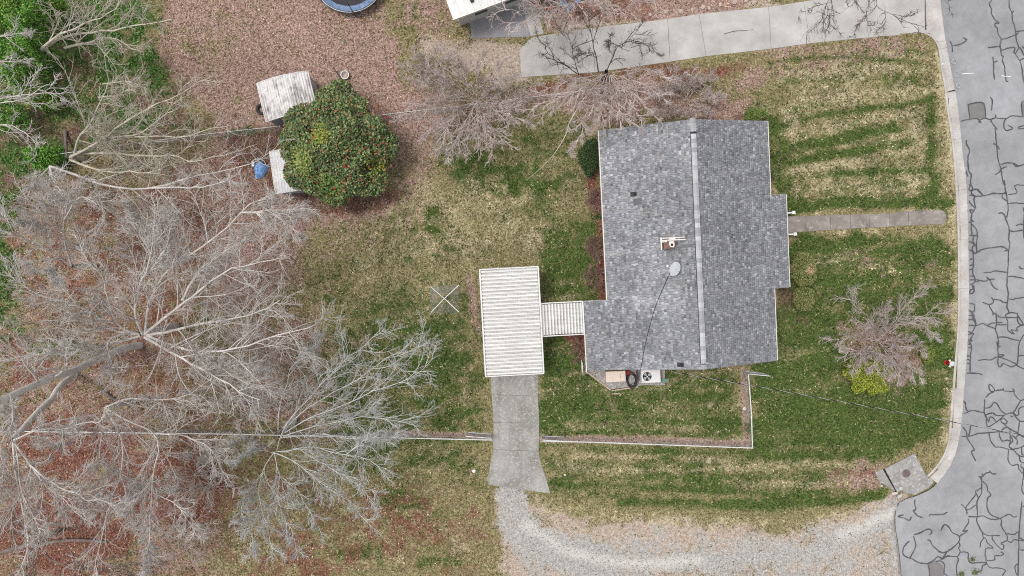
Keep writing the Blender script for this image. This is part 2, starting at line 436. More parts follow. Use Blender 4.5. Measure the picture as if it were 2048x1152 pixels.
    # bare ground
    up('dirt', L([(790, 866), (860, 868), (985, 874)], 5, 5), 0.9); up('dirt', L([(1085, 878), (1290, 882), (1495, 888)], 5, 4), 1.0)
    up('dirt', L([(1486, 745), (1490, 800), (1493, 888)], 6, 4), 1.0)
    up('dirt', P([(830, 75), (950, 70), (1040, 80), (1042, 150), (1000, 160), (900, 110), (850, 110)], 14), 0.9)
    up('dirt', B(470, 160, 14, 16), 0.9); up('dirt', P([(1060, 70), (1250, 44), (1250, 52), (1095, 76)], 6), 0.9)
    up('dirt', P([(1300, 20), (1540, -10), (1600, 0), (1400, 26), (1300, 40)], 7), 0.6 + 0.3 * n2)
    up('dirt', L([(1200, 245), (1185, 262)], 12, 8), 0.8); up('dirt', B(1470, 230, 30, 12), 0.6)
    up('dirt', P([(990, 985), (1060, 985), (1200, 1035), (1420, 1050), (1640, 1050), (1800, 1000), (1810, 1240), (1010, 1240)], 16), 0.8)
    up('dirt', L([(1762, 998), (1790, 992), (1815, 996)], 7, 5), 0.9)
    up('dirt', B(1020, 1065, 10, 30), 0.9)
    # gravel lane
    up('gravel', L([(1022, 990), (1025, 1040), (1050, 1080), (1120, 1115), (1220, 1150)], 30, 16), 0.98)
    up('gravel', L([(1050, 1050), (1100, 1080), (1180, 1105), (1300, 1125), (1450, 1125), (1600, 1110), (1700, 1075), (1800, 1040)], 24, 18), 0.8)
    up('gravel', P([(1700, 1060), (1800, 1010), (1800, 1110), (1700, 1125), (1500, 1140), (1400, 1110)], 22), 0.68)
    up('gravel', P([(1100, 1045), (1450, 1062), (1480, 1090), (1150, 1080)], 18), 0.5)
    up('gravel', P([(1040, 1040), (1400, 1075), (1800, 1040), (1810, 1240), (1040, 1240)], 14), 0.3 + 0.4 * n3)
    tr = np.maximum(L([(1052, 1048), (1085, 1075), (1140, 1105), (1210, 1122), (1290, 1128), (1400, 1122)], 9, 8), L([(1680, 1072), (1740, 1046), (1800, 1022)], 10, 10))
    up('gravel', L([(1070, 1150), (1000, 1060)], 12, 8), 0.5)
    # ivy
    up('ivy', P([(-80, -60), (300, -60), (330, 60), (340, 160), (400, 235), (390, 290), (250, 290), (130, 330), (-80, 350)], 26), 0.22 + 0.75 * n3)
    up('ivy', P([(-80, 330), (70, 330), (60, 520), (30, 600), (70, 660), (-80, 700)], 26), 0.3 + 0.55 * n3)
    up('ivy', B(230, 345, 60, 25), 0.4); up('ivy', B(470, 265, 50, 14), 0.55)
    up('ivy', B(150, 690, 80, 22), 0.45)
    # everything grows in patches: each cover takes the spots its own noise gives it
    uni = lambda n_: np.clip((n_ - 0.5) * 2.3 + 0.5, 0.02, 0.98)
    for q, (k, sc) in enumerate((('dirt', 13), ('straw', 10), ('green', 12), ('leaf', 13), ('rust', 15), ('dark', 20), ('gravel', 9), ('ivy', 15))):
        pn = uni(0.62 * fbm(X0 + 211 * q, Y0 + 137 * q, sc, 2) + 0.38 * fbm(X0 - 91 * q, Y0 + 53 * q, sc * 3, 2))
        g[k] = (0.45 * np.clip(g[k], 0, 1) + 0.55 * sstep(pn - 0.5, pn + 0.5, g[k] * 1.2 - 0.1)) * np.minimum(1, g[k] * 4)
    # what has a crisp place of its own: bare strips under the fences, mown bands, wheel ruts
    fine = 0.7 + 0.6 * (n4 - 0.5)
    hard = np.maximum.reduce([L([(780, 866), (860, 868), (985, 873)], 6, 3), L([(1085, 877), (1290, 880), (1495, 887)], 7, 3), L([(1486, 740), (1489, 800), (1493, 890)], 7, 3)])
    for k in ('green', 'straw', 'leaf', 'dark'): g[k] = g[k] * (1 - 0.9 * hard)
    g['dirt'] = np.maximum(g['dirt'], hard * 0.85); g['rust'] = np.maximum(g['rust'], hard * 0.45)
    for a, w_ in (([(1555, 270), (1650, 258), (1790, 228), (1870, 222)], 11), ([(1555, 345), (1650, 333), (1810, 300), (1870, 280)], 12), ([(1550, 385), (1680, 374), (1860, 362)], 8), ([(1600, 208), (1700, 194), (1860, 182)], 11), ([(1560, 162), (1660, 146), (1800, 132)], 9),
                 ([(1150, 912), (1330, 915), (1470, 921)], 8), ([(1180, 942), (1450, 938), (1620, 926), (1720, 932)], 9), ([(1480, 968), (1640, 972), (1740, 960)], 9), ([(1140, 852), (1290, 852), (1400, 860)], 9)):
        s_ = L(a, w_, 9) * fine; g['straw'] = np.maximum(g['straw'], s_ * 0.72); g['green'] *= 1 - 0.6 * np.clip(s_, 0, 1)
    for a, w_ in (([(1570, 298), (1690, 277), (1800, 256)], 9), ([(1570, 325), (1700, 306), (1820, 286)], 8), ([(1560, 415), (1700, 402), (1890, 400)], 10), ([(1600, 236), (1700, 222), (1850, 205)], 6), ([(1862, 200), (1864, 330), (1870, 400)], 9), ([(1545, 240), (1552, 330), (1575, 420)], 12), ([(1560, 122), (1700, 112), (1840, 128)], 0.1),
                 ([(1240, 1004), (1450, 1010), (1600, 1009), (1765, 990)], 10), ([(1120, 968), (1300, 975), (1480, 985)], 7), ([(1160, 895), (1350, 902), (1500, 908)], 6), ([(1640, 490), (1760, 484), (1880, 486)], 9), ([(1600, 560), (1750, 575), (1850, 590)], 12), ([(1500, 860), (1650, 880), (1850, 860)], 14), ([(1600, 800), (1800, 830)], 16)):
        s_ = L(a, w_, 9) * np.clip(fine + .2, 0, 1); g['green'] = np.maximum(g['green'], s_ * 0.92); g['straw'] *= 1 - 0.8 * s_; g['leaf'] *= 1 - 0.5 * s_
    mow = fbm(X0 * 0.16 + 40, Y0 + 0.1 * X0, 15, 3)
    g['green'] = np.clip(g['green'] * (0.35 + 1.3 * mow), 0, 1); g['straw'] = np.clip(g['straw'] + 0.5 * g['green'] * (0.45 - mow), 0, 1)
    ed = L([(1788, 1015), (1792, 1060), (1798, 1100), (1803, 1160)], 22, 14)
    for k in ('green', 'straw'): g[k] *= 1 - ed
    g['gravel'] = np.maximum(g['gravel'], ed * (0.45 + 0.5 * n2)); g['dirt'] = np.maximum(g['dirt'], ed * 0.8)
    return g, tr
STACK = ('dirt', 'straw', 'green', 'leaf', 'rust', 'dark', 'gravel', 'ivy')
PAL = {'olive': [(98, 94, 62), (140, 130, 92), (184, 170, 130)], 'green': [(50, 68, 29), (76, 95, 44), (110, 122, 68)], 'straw': [(148, 136, 100), (184, 171, 135), (214, 203, 172)],
       'leaf': [(122, 96, 88), (164, 134, 122), (208, 184, 172)], 'rust': [(80, 50, 40), (120, 78, 64), (168, 124, 106)], 'dirt': [(142, 122, 106), (178, 160, 144), (210, 196, 182)],
       'gravel': [(138, 134, 129), (174, 170, 164), (204, 200, 194)], 'ivy': [(44, 70, 32), (70, 102, 48), (108, 140, 72)], 'dark': [(74, 54, 48), (112, 84, 76), (154, 122, 112)]}

# ground sheet: fine where the photo looks, coarse out to the horizon
def grid_axis(a, b, step, far):
    s = [a]
    d = step
    while s[-1] > -far: d *= 1.35; s.append(s[-1] - d)
    t = [b]; d = step
    while t[-1] < far: d *= 1.35; t.append(t[-1] + d)
    return np.array(s[:0:-1] + list(np.arange(a, b, step)) + t)
gx, gy = grid_axis(-37, 37, 0.19, 700), grid_axis(-23, 21, 0.19, 700)
GX, GY = np.meshgrid(gx, gy)
QX, QY = PX(GX, GY, 0.0)
cov, track = cover(np.clip(QX, -70, 2200), np.clip(QY, -60, 1250))
dr = sd_poly(QX, QY, ROADPOLY)                      # photo pixels, about 30 to the metre
lane = sstep(1010, 1040, QY) * sstep(1650, 1790, QX)
GZ = np.where(dr < 14, -0.30, 0.0) - 0.0
GZ = np.where((dr >= 0) & (lane > 0.01), -0.135 * sstep(70, 0, dr) * lane, GZ)
GZ = np.where(dr < 0, -0.30, GZ)
dn = sd_poly(QX, QY, [(1040, 78), (1250, 40), (1440, 18), (1700, -20), (1900, -20), (1895, 60), (1823, 58), (1500, 97), (1250, 130), (1044, 148)])
mouth = sd_poly(QX, QY, [(1680, -60), (1840, -60), (1900, -60), (1895, 100), (1855, 66), (1700, 78)])
GZ = np.where(mouth < -3, -0.30, GZ)
inlet = sd_poly(QX, QY, [(1770, 942), (1826, 912), (1856, 952), (1870, 975), (1830, 990), (1795, 990)])
GZ = np.where(inlet < -2, -0.30, GZ)
GZ = GZ + (fbm(GX * 30, GY * 30, 40, 3) - 0.5) * 0.05 * (dr > 40) * sstep(0, 12, inlet) * sstep(0, 10, mouth)
nxg, nyg = len(gx), len(gy)
idx = np.arange(nxg * nyg).reshape(nyg, nxg)
quads = np.stack([idx[:-1, :-1], idx[:-1, 1:], idx[1:, 1:], idx[1:, :-1]], -1).reshape(-1, 4)
A = np.stack([cov['dirt'], cov['straw'], cov['green'], cov['leaf']], -1).reshape(-1, 4)
Bc = np.stack([cov['rust'], cov['dark'], cov['gravel'], cov['ivy']], -1).reshape(-1, 4)
Tc = np.stack([track, track * 0, track * 0, track * 0 + 1], -1).reshape(-1, 4)
gm, nt, bs = new_mat('ground_cover', 0.95, 0.1)
p = pos(nt)
nf = tnoise(nt, p, 5.0, 4, 0.75); nff = tnoise(nt, p, 13.0, 3, 0.75); nb = tnoise(nt, p, 3.2, 4, 0.7, 0.4)
tex = math_n(nt, 'ADD', math_n(nt, 'MULTIPLY', nf, 0.45), math_n(nt, 'MULTIPLY', nff, 0.55))
def pal(k): return ramp(nt, tex, [(0.40, C(*PAL[k][0])), (0.5, C(*PAL[k][1])), (0.60, C(*PAL[k][2]))])
outc = pal('olive')
atn = {}
for nm in ('covA', 'covB', 'covT'):
    a = nt.nodes.new('ShaderNodeAttribute'); a.attribute_name = nm
    s = nt.nodes.new('ShaderNodeSeparateColor'); nt.links.new(a.outputs['Color'], s.inputs[0])
    atn[nm] = (s.outputs[0], s.outputs[1], s.outputs[2], a.outputs['Alpha'])
jit = math_n(nt, 'MULTIPLY', math_n(nt, 'SUBTRACT', math_n(nt, 'ADD', math_n(nt, 'MULTIPLY', nb, 0.6), math_n(nt, 'MULTIPLY', nff, 0.4)), 0.5), 1.9)
for i, k in enumerate(STACK):
    w = atn['covA' if i < 4 else 'covB'][i % 4]
    f = math_n(nt, 'MULTIPLY', math_n(nt, 'ADD', math_n(nt, 'SUBTRACT', w, 0.5), math_n(nt, 'MULTIPLY', jit, 0.45)), 1.7)
    f = math_n(nt, 'ADD', f, 0.5, True)
    f = math_n(nt, 'MULTIPLY', f, math_n(nt, 'MULTIPLY', w, 5.0, True))
    outc = mixc(nt, f, outc, pal(k))
outc = mixc(nt, math_n(nt, 'MULTIPLY', atn['covT'][0], 0.85), outc, ramp(nt, tex, [(0.38, C(188, 182, 175)), (0.62, C(222, 217, 210))]))
nt.links.new(outc, bs.inputs['Base Color'])
bump(nt, bs, tex, 0.5, 0.06)
gme = np_mesh('ground', np.stack([GX, GY, GZ], -1).reshape(-1, 3), quads, gm, {'covA': A, 'covB': Bc, 'covT': Tc}, True)
ground = setp(link('ground', gme), kind='structure')

# ------------------------------------------------------------------ road, kerb, lanes, slabs
rm, nt, bs = new_mat('asphalt', 0.9, 0.2)
p = pos(nt)
n1 = tnoise(nt, p, 0.22, 4, 0.6); n2 = tnoise(nt, p, 30, 3, 0.8); n3 = tnoise(nt, p, 1.6, 5, 0.7, 0.6)
c = ramp(nt, n1, [(0.3, C(148, 147, 148)), (0.7, C(174, 174, 176))])
c = mixc(nt, 1.0, c, ramp(nt, n2, [(0.3, (0.8, 0.8, 0.8, 1)), (0.7, (1.14, 1.14, 1.14, 1))]), 'MULTIPLY')
c = mixc(nt, 1.0, c, ramp(nt, n3, [(0.32, (0.86, 0.86, 0.86, 1)), (0.65, (1.06, 1.06, 1.06, 1))]), 'MULTIPLY')
# worn darker band along the gutter
a = nt.nodes.new('ShaderNodeAttribute'); a.attribute_name = 'col'
c = mixc(nt, 1.0, c, a.outputs['Color'], 'MULTIPLY')
nt.links.new(c, bs.inputs['Base Color']); bump(nt, bs, n2, 0.2, 0.01)
re_w = resample([U(x, y, ZR)[:2] for x, y in ROAD_EDGE], 90)
V, F, colr = [], [], []
offs = [-0.0, 0.35, 0.8, 1.15, 1.5, 2.5, 6.0, 14.0, 60.0]
for i, q in enumerate(re_w):
    for j, o in enumerate(offs):
        V.append((q[0] + o, q[1], ZR + min(o, 3) * 0.01))
        yy = PX(q[0], q[1], ZR)[1]
        band = 0.93 if o < 0.9 else (0.96 if o < 1.2 else 1.0)
        if yy > 820: band = 1.0 - (1 - band) * max(0, 1 - (yy - 820) / 120)
        if o == 0: band *= 0.96
        colr.append((band, band, band))
nb_ = len(offs)
for i in range(len(re_w) - 1):
    for j in range(nb_ - 1):
        k = i * nb_ + j
        F.append((k, k + nb_, k + nb_ + 1, k + 1))
road = setp(link('road', np_mesh('road', np.array(V), np.array(F), rm, np.array(colr), True)), kind='structure')
def road_z(x): return ZR + 0.034

RIB = [0]
def ribbon(pts, w, z, name, mat, parent, taper=True):
    P = resample(pts, max(4, int(len(pts) * 4)))
    P = P + np.c_[RNG.normal(0, 0.008, len(P)), RNG.normal(0, 0.008, len(P))]
    t = np.gradient(P, axis=0); t /= np.linalg.norm(t, axis=1, keepdims=True) + 1e-9
    nrm = np.stack([-t[:, 1], t[:, 0]], 1)
    ww = w * (0.62 + 0.75 * vnoise(np.arange(len(P)) * 1.0 + 50 * RIB[0], np.zeros(len(P)), 3.0))[:, None]
    if taper: ww[0] *= 0.5; ww[-1] *= 0.5
    L_, R_ = P + nrm * ww / 2, P - nrm * ww / 2
    n = len(P)
    z = z + (RIB[0] % 16) * .0009 + np.arange(n) * .00004; RIB[0] += 1
    V = np.concatenate([np.c_[L_, z], np.c_[R_, z]])
    i = np.arange(n - 1)
    F = np.stack([i + n, i + n + 1, i + 1, i], 1)
    return link(name, np_mesh(name, V, F, mat), parent)
K5 = 5.762
TILES = {
 0: [[(595,0),(570,45),(592,110),(590,150),(625,215),(685,268),(640,265),(635,300),(660,325),(668,390),(705,455),(690,520),(700,580),(708,640),(730,650),(715,690),(742,760),(750,850),(765,935),(785,935)],
  [(795,-40),(800,80),(828,150),(835,230),(860,310),(872,380),(880,470),(905,545),(870,620),(918,700),(940,780),(955,880),(968,940),(990,1010)],[(828,160),(848,125)],[(705,455),(770,440),(870,400),(905,375)],[(870,365),(968,352),(1060,345)],
  [(550,550),(690,532)],[(708,580),(790,555),(860,545),(850,600),(870,620)],[(608,655),(618,760),(615,830),(628,920)],[(622,720),(662,703)],[(110,470),(135,510),(145,600)],[(145,525),(230,510),(305,462),(270,432)],
  [(905,545),(930,560),(968,640),(1000,660)],[(945,530),(968,560),(1010,600)],[(918,700),(945,680),(1000,665)]],
 190: [[(572,20),(600,60),(592,180)],[(322,108),(495,92),(525,262)],[(322,108),(345,275)],[(240,302),(340,280),(430,272),(470,320),(440,300),(470,285),(520,268),(580,280),(640,262),(660,268),(760,270),(830,242),(968,250),(1060,240)],[(638,262),(640,225)],
  [(948,240),(940,85),(1000,70)],[(580,280),(605,330),(660,400)],[(632,370),(650,560),(660,650),(672,760),(700,845),(715,950),(725,1000),(750,1055),(735,975)],[(750,1055),(752,1110),(765,1150)],[(610,562),(650,575),(685,630)],
  [(760,270),(735,320),(738,380),(765,408),(838,385),(780,350)],[(1000,345),(968,350),(905,370),(910,390),(968,385),(1000,380)],[(695,800),(760,785),(850,788),(900,815),(968,800),(1040,790)],[(840,790),(880,825),(920,815)],[(770,825),(700,850),(690,880),(635,920)],
  [(305,520),(300,555),(340,640),(320,720),(330,870),(360,920),(352,1010),(385,1090)],[(320,940),(300,870)],[(330,1030),(350,1050),(330,1080),(345,1100),(385,1090),(430,1090),(490,1150)],[(385,1090),(360,1120),(365,1150)],
  [(1000,1040),(870,1040),(868,1080),(888,1130),(785,1148)],[(560,1150),(620,1130),(690,1140),(750,1125)]],
 380: [[(335,62),(400,70),(500,65),(620,42),(750,42)],[(360,0),(365,40),(400,70),(390,130),(408,200),(365,280),(360,380),(368,520),(385,525),(383,600),(412,640)],[(430,0),(495,60)],[(335,120),(345,150),(400,205)],[(340,225),(395,235)],[(340,225),(365,280)],
  [(333,370),(360,380)],[(365,280),(365,340),(390,368)],[(362,390),(410,440),(428,500),(420,640),(422,720),(400,730),(375,690),(375,650),(412,640)],[(333,520),(420,525)],[(333,600),(360,600),(412,640)],[(333,690),(375,710),(385,800),(378,960),(410,1030)],
  [(345,800),(380,790)],[(345,870),(380,860)],[(335,920),(375,915)],[(345,990),(385,992)],[(345,1035),(410,1035)],[(345,1090),(390,1070),(410,1030)],[(370,1090),(388,1152)],[(415,728),(490,685),(600,665),(720,655),(790,695)],
  [(748,0),(768,60),(775,130),(785,200),(770,310),(750,320),(775,380),(798,460),(790,560),(802,620),(790,720),(785,830),(780,920),(772,1010),(770,1100),(780,1150)],[(715,50),(720,90),(775,130)],[(670,265),(720,268),(760,320)],
  [(785,155),(860,150),(968,155),(1050,160)],[(870,415),(920,395),(960,395),(1020,380)],[(800,462),(850,478),(940,465),(1040,470)],[(962,200),(968,300),(962,480),(965,560)],[(740,700),(790,700)],[(910,875),(930,905),(1000,912)],
  [(500,952),(600,945),(630,932),(775,950)],[(785,1000),(830,995),(940,1015),(1000,1035)],[(412,1030),(500,1050),(570,1030),(635,1028)],[(530,998),(575,1040),(610,1110),(670,1150)],[(412,1060),(450,1048)]],
 570: [[(385,0),(392,60),(375,95),(345,95),(345,60),(380,50)],[(770,0),(785,90),(780,180),(770,260),(790,300),(780,340)],[(768,375),(780,440),(782,520),(858,570),(818,515),(890,532),(882,495),(935,465),(1000,465)],
  [(768,375),(750,350),(780,330),(830,318),(895,330),(890,345),(950,440),(935,465),(895,420),(895,345)],[(665,345),(690,370),(895,375)],[(790,158),(850,170),(860,155),(920,150),(1000,130)],[(487,195),(570,225),(615,190),(590,140)],
  [(615,190),(620,168),(690,175),(720,195),(775,205)],[(570,225),(570,250),(605,310),(608,355),(620,328),(645,340),(650,430),(640,510),(665,600),(672,660),(665,740),(672,830)],[(325,465),(420,465),(490,445),(545,465),(600,440),(720,432)],
  [(545,470),(600,490),(645,510)],[(650,452),(700,460),(770,455)],[(345,215),(398,228),(388,310),(335,290)],[(335,290),(380,340),(410,430),(405,480),(365,550),(325,530)],[(325,355),(400,350)],[(325,400),(380,400),(410,440)],[(380,350),(380,410)],
  [(325,570),(388,560),(355,620),(370,650),(345,640),(325,620)],[(325,640),(355,680),(365,740),(350,810),(345,1010)],[(325,680),(355,680)],[(325,722),(358,722)],[(310,820),(350,815)],[(310,850),(345,870)],[(310,905),(350,905)],[(305,1015),(345,1015),(440,1020),(487,1035)],
  [(665,600),(750,600),(830,625),(915,640)],[(1000,550),(968,570),(935,620),(905,690),(900,800),(890,900),(880,930)],[(905,812),(1000,815)],[(655,650),(665,700),(700,708)],[(672,830),(665,880),(672,930),(695,945),(730,905),(810,940),(870,925)],
  [(440,870),(520,858),(590,862),(672,830),(860,900),(885,930),(1000,980)],[(680,805),(735,805),(715,825),(672,825)]],
 760: [[(525,205),(560,165),(630,125),(600,70),(575,50),(562,80),(585,130),(630,125),(720,110),(730,90),(740,125),(850,130),(835,95)],[(850,130),(860,170),(930,235),(1000,190)],[(930,235),(880,320),(840,380)],
  [(515,220),(512,300),(510,380),(535,450),(535,510),(555,540),(620,505),(690,450),(760,395),(840,380),(880,410),(905,390),(905,340),(940,310),(1000,310)],[(515,325),(580,310),(620,258),(660,280),(700,350),(760,395)],[(270,385),(310,375),(380,350),(490,375),(510,380)],
  [(270,240),(292,270),(300,335),(325,355)],[(525,400),(605,378),(650,410),(740,405)],[(560,485),(575,428),(615,440),(650,490)],[(510,380),(560,485)],[(840,385),(915,470),(1000,475)],[(915,470),(900,600)],[(805,410),(830,425),(845,410)],
  [(690,460),(740,445),(772,485),(760,505),(715,495),(700,465)],[(720,490),(800,560),(905,610)],[(245,650),(330,648),(450,615),(550,608),(700,595),(800,612)],[(700,585),(760,545),(820,575),(1000,670)],[(262,545),(300,590),(310,645)],[(352,515),(345,580),(330,645)],
  [(310,650),(330,700),(395,800),(360,830),(412,935)],[(560,610),(580,690),(610,740),(640,770),(720,778),(790,800)],[(680,600),(685,650),(720,705),(770,690),(800,705)],[(805,575),(808,700),(795,770),(830,785)],[(815,640),(835,700),(800,740)],[(825,630),(885,690),(888,750)],
  [(870,670),(910,635),(1000,680)],[(795,775),(850,795),(940,770),(1000,730)],[(790,800),(785,920),(830,985),(895,970),(910,1030),(960,1080)],[(800,800),(850,810),(910,870),(1000,895)],[(940,770),(945,860),(1000,860)],[(910,870),(930,940),(1000,960)],[(935,960),(935,1010),(960,1020),(960,1150)],
  [(440,1115),(490,1110),(480,1075)],[(490,1110),(530,1070),(575,1065),(570,1045),(600,1080),(650,1080)],[(480,1110),(480,1150)]],
 952: [[(455,10),(480,50),(478,120),(475,200),(425,300),(432,460)],[(480,50),(540,110),(550,170),(585,215),(550,250),(540,320),(550,390),(590,450),(690,490)],[(475,130),(435,165),(410,170),(405,220),(310,340),(298,380),(345,380),(415,330)],[(410,190),(445,260)],
  [(240,320),(298,380),(310,445)],[(320,470),(430,468),(500,460),(560,490),(620,500),(690,490)],[(690,490),(790,440),(850,475),(885,465)],[(320,490),(328,530),(280,610),(262,640),(320,625),(270,665),(220,695)],
  [(8,630),(45,562),(100,590),(140,650),(220,695),(215,760),(110,855),(30,885),(-20,870)],[(215,760),(230,800),(215,830),(230,875),(195,925),(85,925),(35,955),(0,955)],[(30,945),(75,880)],[(432,465),(425,530),(490,650),(560,690),(590,685),(690,685)],
  [(600,685),(610,740),(710,845),(735,800),(700,775),(770,745),(775,700),(755,660),(705,570),(710,510),(690,490)],[(490,650),(495,710)],[(460,825),(470,760),(515,710),(545,770),(612,830),(525,835),(525,940),(540,1010),(580,1055),(680,1060),(750,1085),(715,1150)],
  [(765,665),(850,672),(890,645),(910,655)],[(770,745),(820,765),(850,735),(910,740),(1000,742)],[(945,285),(925,480),(910,660),(905,850),(895,1190)],[(945,350),(1000,345)],[(915,850),(1000,858)],[(910,705),(960,735)],
  [(230,875),(320,885),(325,960),(360,1000),(480,995),(540,1010),(490,1035),(475,1085),(440,1105)],[(540,975),(630,965),(630,920),(700,915),(735,895),(695,875)],[(195,930),(210,960),(188,1050),(200,1190)],[(895,1005),(862,1050),(880,1140)],[(960,0),(942,150),(968,210)]]}
seams = [[(1880 + x / K5, oy + y / K5) for x, y in l] for oy, ls in TILES.items() for l in ls]
G7 = [[(470,125),(465,190),(480,240),(470,272),(447,280),(500,345),(570,367)],[(325,330),(238,355),(330,378),(380,408),(410,385),(418,350)],[(655,350),(680,330),(830,328),(905,295)],[(455,598),(520,580),(620,532),(670,528),(695,570),(660,600)],[(445,610),(460,660),(475,760),(400,915)],
  [(395,682),(320,760),(305,840),(330,885),(400,915),(440,925),(510,968),(630,988),(720,940),(770,892),(840,915),(900,885),(938,882)],[(635,665),(675,680),(700,740),(830,838),(938,800)],[(900,825),(840,915)],[(630,988),(655,1030),(665,1190)],[(740,955),(820,955),(865,1010),(855,1110),(905,1150)],[(815,550),(860,465),(900,475),(938,510)]]
seams += [[(1760 + x / 6.7, 980 + y / 6.7) for x, y in l] for l in G7]
for s in seams:
    ribbon([U(x, y, ZR + 0.03)[:2] for x, y in s], 0.07, ZR + 0.042, 'crack_seal', M['tar'], road)
for q in ([(1936.5, 208.5), (1966, 206), (1971, 236), (1940, 238)], [(2043, 205), (2075, 203), (2078, 232), (2045, 232)], [(1855, 1124), (1870, 1122), (1885, 1130), (1888, 1148), (1880, 1165), (1860, 1165)]):
    mb = MB().prism([U(x, y, ZR)[:2] for x, y in q], ZR - 0.02, ZR + 0.038)
    mb.build('asphalt_patch', M['patch'], road)
for a, b in (((1921, 148.3), (1948, 146.7)), ((2001, 152), (2021, 154))):
    ribbon([U(*a, ZR)[:2], U((a[0] + b[0]) / 2, (a[1] + b[1]) / 2, ZR)[:2], U(*b, ZR)[:2]], 0.05, ZR + 0.040, 'paint_mark', M['white_paint'], road)
M['chalk'] = mottled('faded_paint', C(176, 175, 176), C(192, 191, 190), 8, None, 20, 0.9, 0.1, bmp=0)
for (cx, cy, r) in ((1907, 123.5, 0.15), (1912.6, 148.7, 0.15), (1916, 171.5, 0.15)):
    c0 = U(cx, cy, ZR)
    ribbon([(c0[0] + r * math.cos(t), c0[1] + r * math.sin(t)) for t in np.linspace(0, 5.8, 9)], 0.045, ZR + 0.040, 'paint_ring', M['chalk'], road)

# kerb and gutter, cast in lengths
kerb = thing('kerb', U(1916, 500), kind='structure')
kb = resample([U(x, y, 0.0)[:2] for x, y in KERB_BACK], 240)
rd = resample([U(x, y, ZR)[:2] for x, y in ROAD_EDGE], 400)
cuts = [83, 97, 184, 280, 380, 480, 578, 678, 777, 838, 879, 915, 953]
ky = np.array([PX(q[0], q[1])[1] for q in kb])
def nearest_road(q):
    d = np.linalg.norm(rd - q, axis=1); return rd[d.argmin()]
for a, b in zip([60] + cuts[:-1], cuts):
    i0, i1 = int(np.argmin(abs(ky - a))), int(np.argmin(abs(ky - b)))
    if i1 - i0 < 2: continue
    seg = kb[i0:i1 + 1]
    t = np.gradient(seg, axis=0); t /= np.linalg.norm(t, axis=1, keepdims=True)
    nrm = np.stack([-t[:, 1], t[:, 0]], 1)                   # heading down the photo: left-hand normal faces the road
    if nrm[len(nrm) // 2][0] < 0: nrm = -nrm
    seg2 = seg.copy(); seg2[0] += t[0] * 0.006; seg2[-1] -= t[-1] * 0.006
    front = np.array([nearest_road(q) for q in seg2])
    front[0] += t[0] * 0.006; front[-1] -= t[-1] * 0.006
    w = np.clip(np.linalg.norm(front - seg2, axis=1), 0.3, 2)[:, None]
    dirn = (front - seg2) / np.linalg.norm(front - seg2, axis=1, keepdims=True)
    wob = RNG.normal(0, 0.012, (len(seg), 1))
    rows = [(seg2, -0.3), (seg2, 0.022), (seg2 + dirn * 0.12, 0.025), (seg2 + dirn * 0.16, 0.008), (seg2 + dirn * 0.20, ZR + 0.03), (seg2 + dirn * 0.30, ZR + 0.018), (seg2 + dirn * (w + wob + 0.01), ZR + 0.026), (seg2 + dirn * (w + wob + 0.03), ZR - 0.1)]
    n, m = len(seg), len(rows)
    V = np.concatenate([np.c_[r, np.full(n, z)] for r, z in rows]) - np.array(kerb.location)
    F = [(j * n + i, j * n + i + 1, (j + 1) * n + i + 1, (j + 1) * n + i) for j in range(m - 1) for i in range(n - 1)]
    F = [f[::-1] for f in F]
    caps0 = tuple(j * n for j in range(m)); caps1 = tuple(j * n + n - 1 for j in range(m - 1, -1, -1))
    me = bpy.data.meshes.new('kerb_segment'); me.from_pydata(V.tolist(), [], F + [caps0, caps1]); me.materials.append(M['kerb']); me.update()
    link('kerb_segment', me, kerb)
# gutter strip past the neighbouring driveway mouth
mb = MB(); top = [(1853, 66), (1851, 0), (1849, -50)]; rt = [(1890, 78), (1880, 0), (1873, -50)]
mb.prism([U(x, y, ZR)[:2] for x, y in top + rt[::-1]], ZR - 0.1, ZR + 0.024)
mb.build('gutter_apron', M['kerb'], kerb)

def slabs(name, left, right, zs, mat, kind='structure', slab='slab', gap=0.012, thick=0.16, loc=None):
    """a run of cast slabs between matching left and right edge points (photo positions)"""
    o = thing(name, loc if loc is not None else U(*left[0]), kind=kind)
    for i in range(len(left) - 1):
        la, lb, ra, rb = left[i], left[i + 1], right[i], right[i + 1]
        la, lb = (la if isinstance(la[0], tuple) else [la]), (lb if isinstance(lb[0], tuple) else [lb])
        pts = [U(*la[-1])[:2], *[U(*q)[:2] for q in lb[:-1]], U(*lb[-1])[:2]]
        ra, rb = (ra if isinstance(ra[0], tuple) else [ra]), (rb if isinstance(rb[0], tuple) else [rb])
        pts += [U(*rb[-1])[:2], *[U(*q)[:2] for q in rb[:-1]][::-1], U(*ra[-1])[:2]]
        c = np.mean(pts, axis=0)
        pts = [q + (c - q) / np.linalg.norm(c - q) * gap for q in pts]
        nl = 2 + len(lb) - 1
        z = [zs[i]] + [zs[i + 1]] * (nl - 1) + [zs[i + 1]] * (len(rb)) + [zs[i]]
        z = z[:len(pts)] + [zs[i]] * (len(pts) - len(z))
        MB().prism(pts, min(zs) - thick, z).build(slab, mat, o, bevel=0.008)
    return o
# carport driveway
slabs('driveway', [(966, 536), (979, 700), (983, 789), (987, 844.5), (986, 899), [(978, 939), (974, 960), (976, 969)]], [(1070, 532), (1077, 700), (1076, 792), (1079, 846), (1077.5, 902), [(1083, 929), (1092, 955), (1101, 987)]], [0.05] * 6, M['old_concrete'])
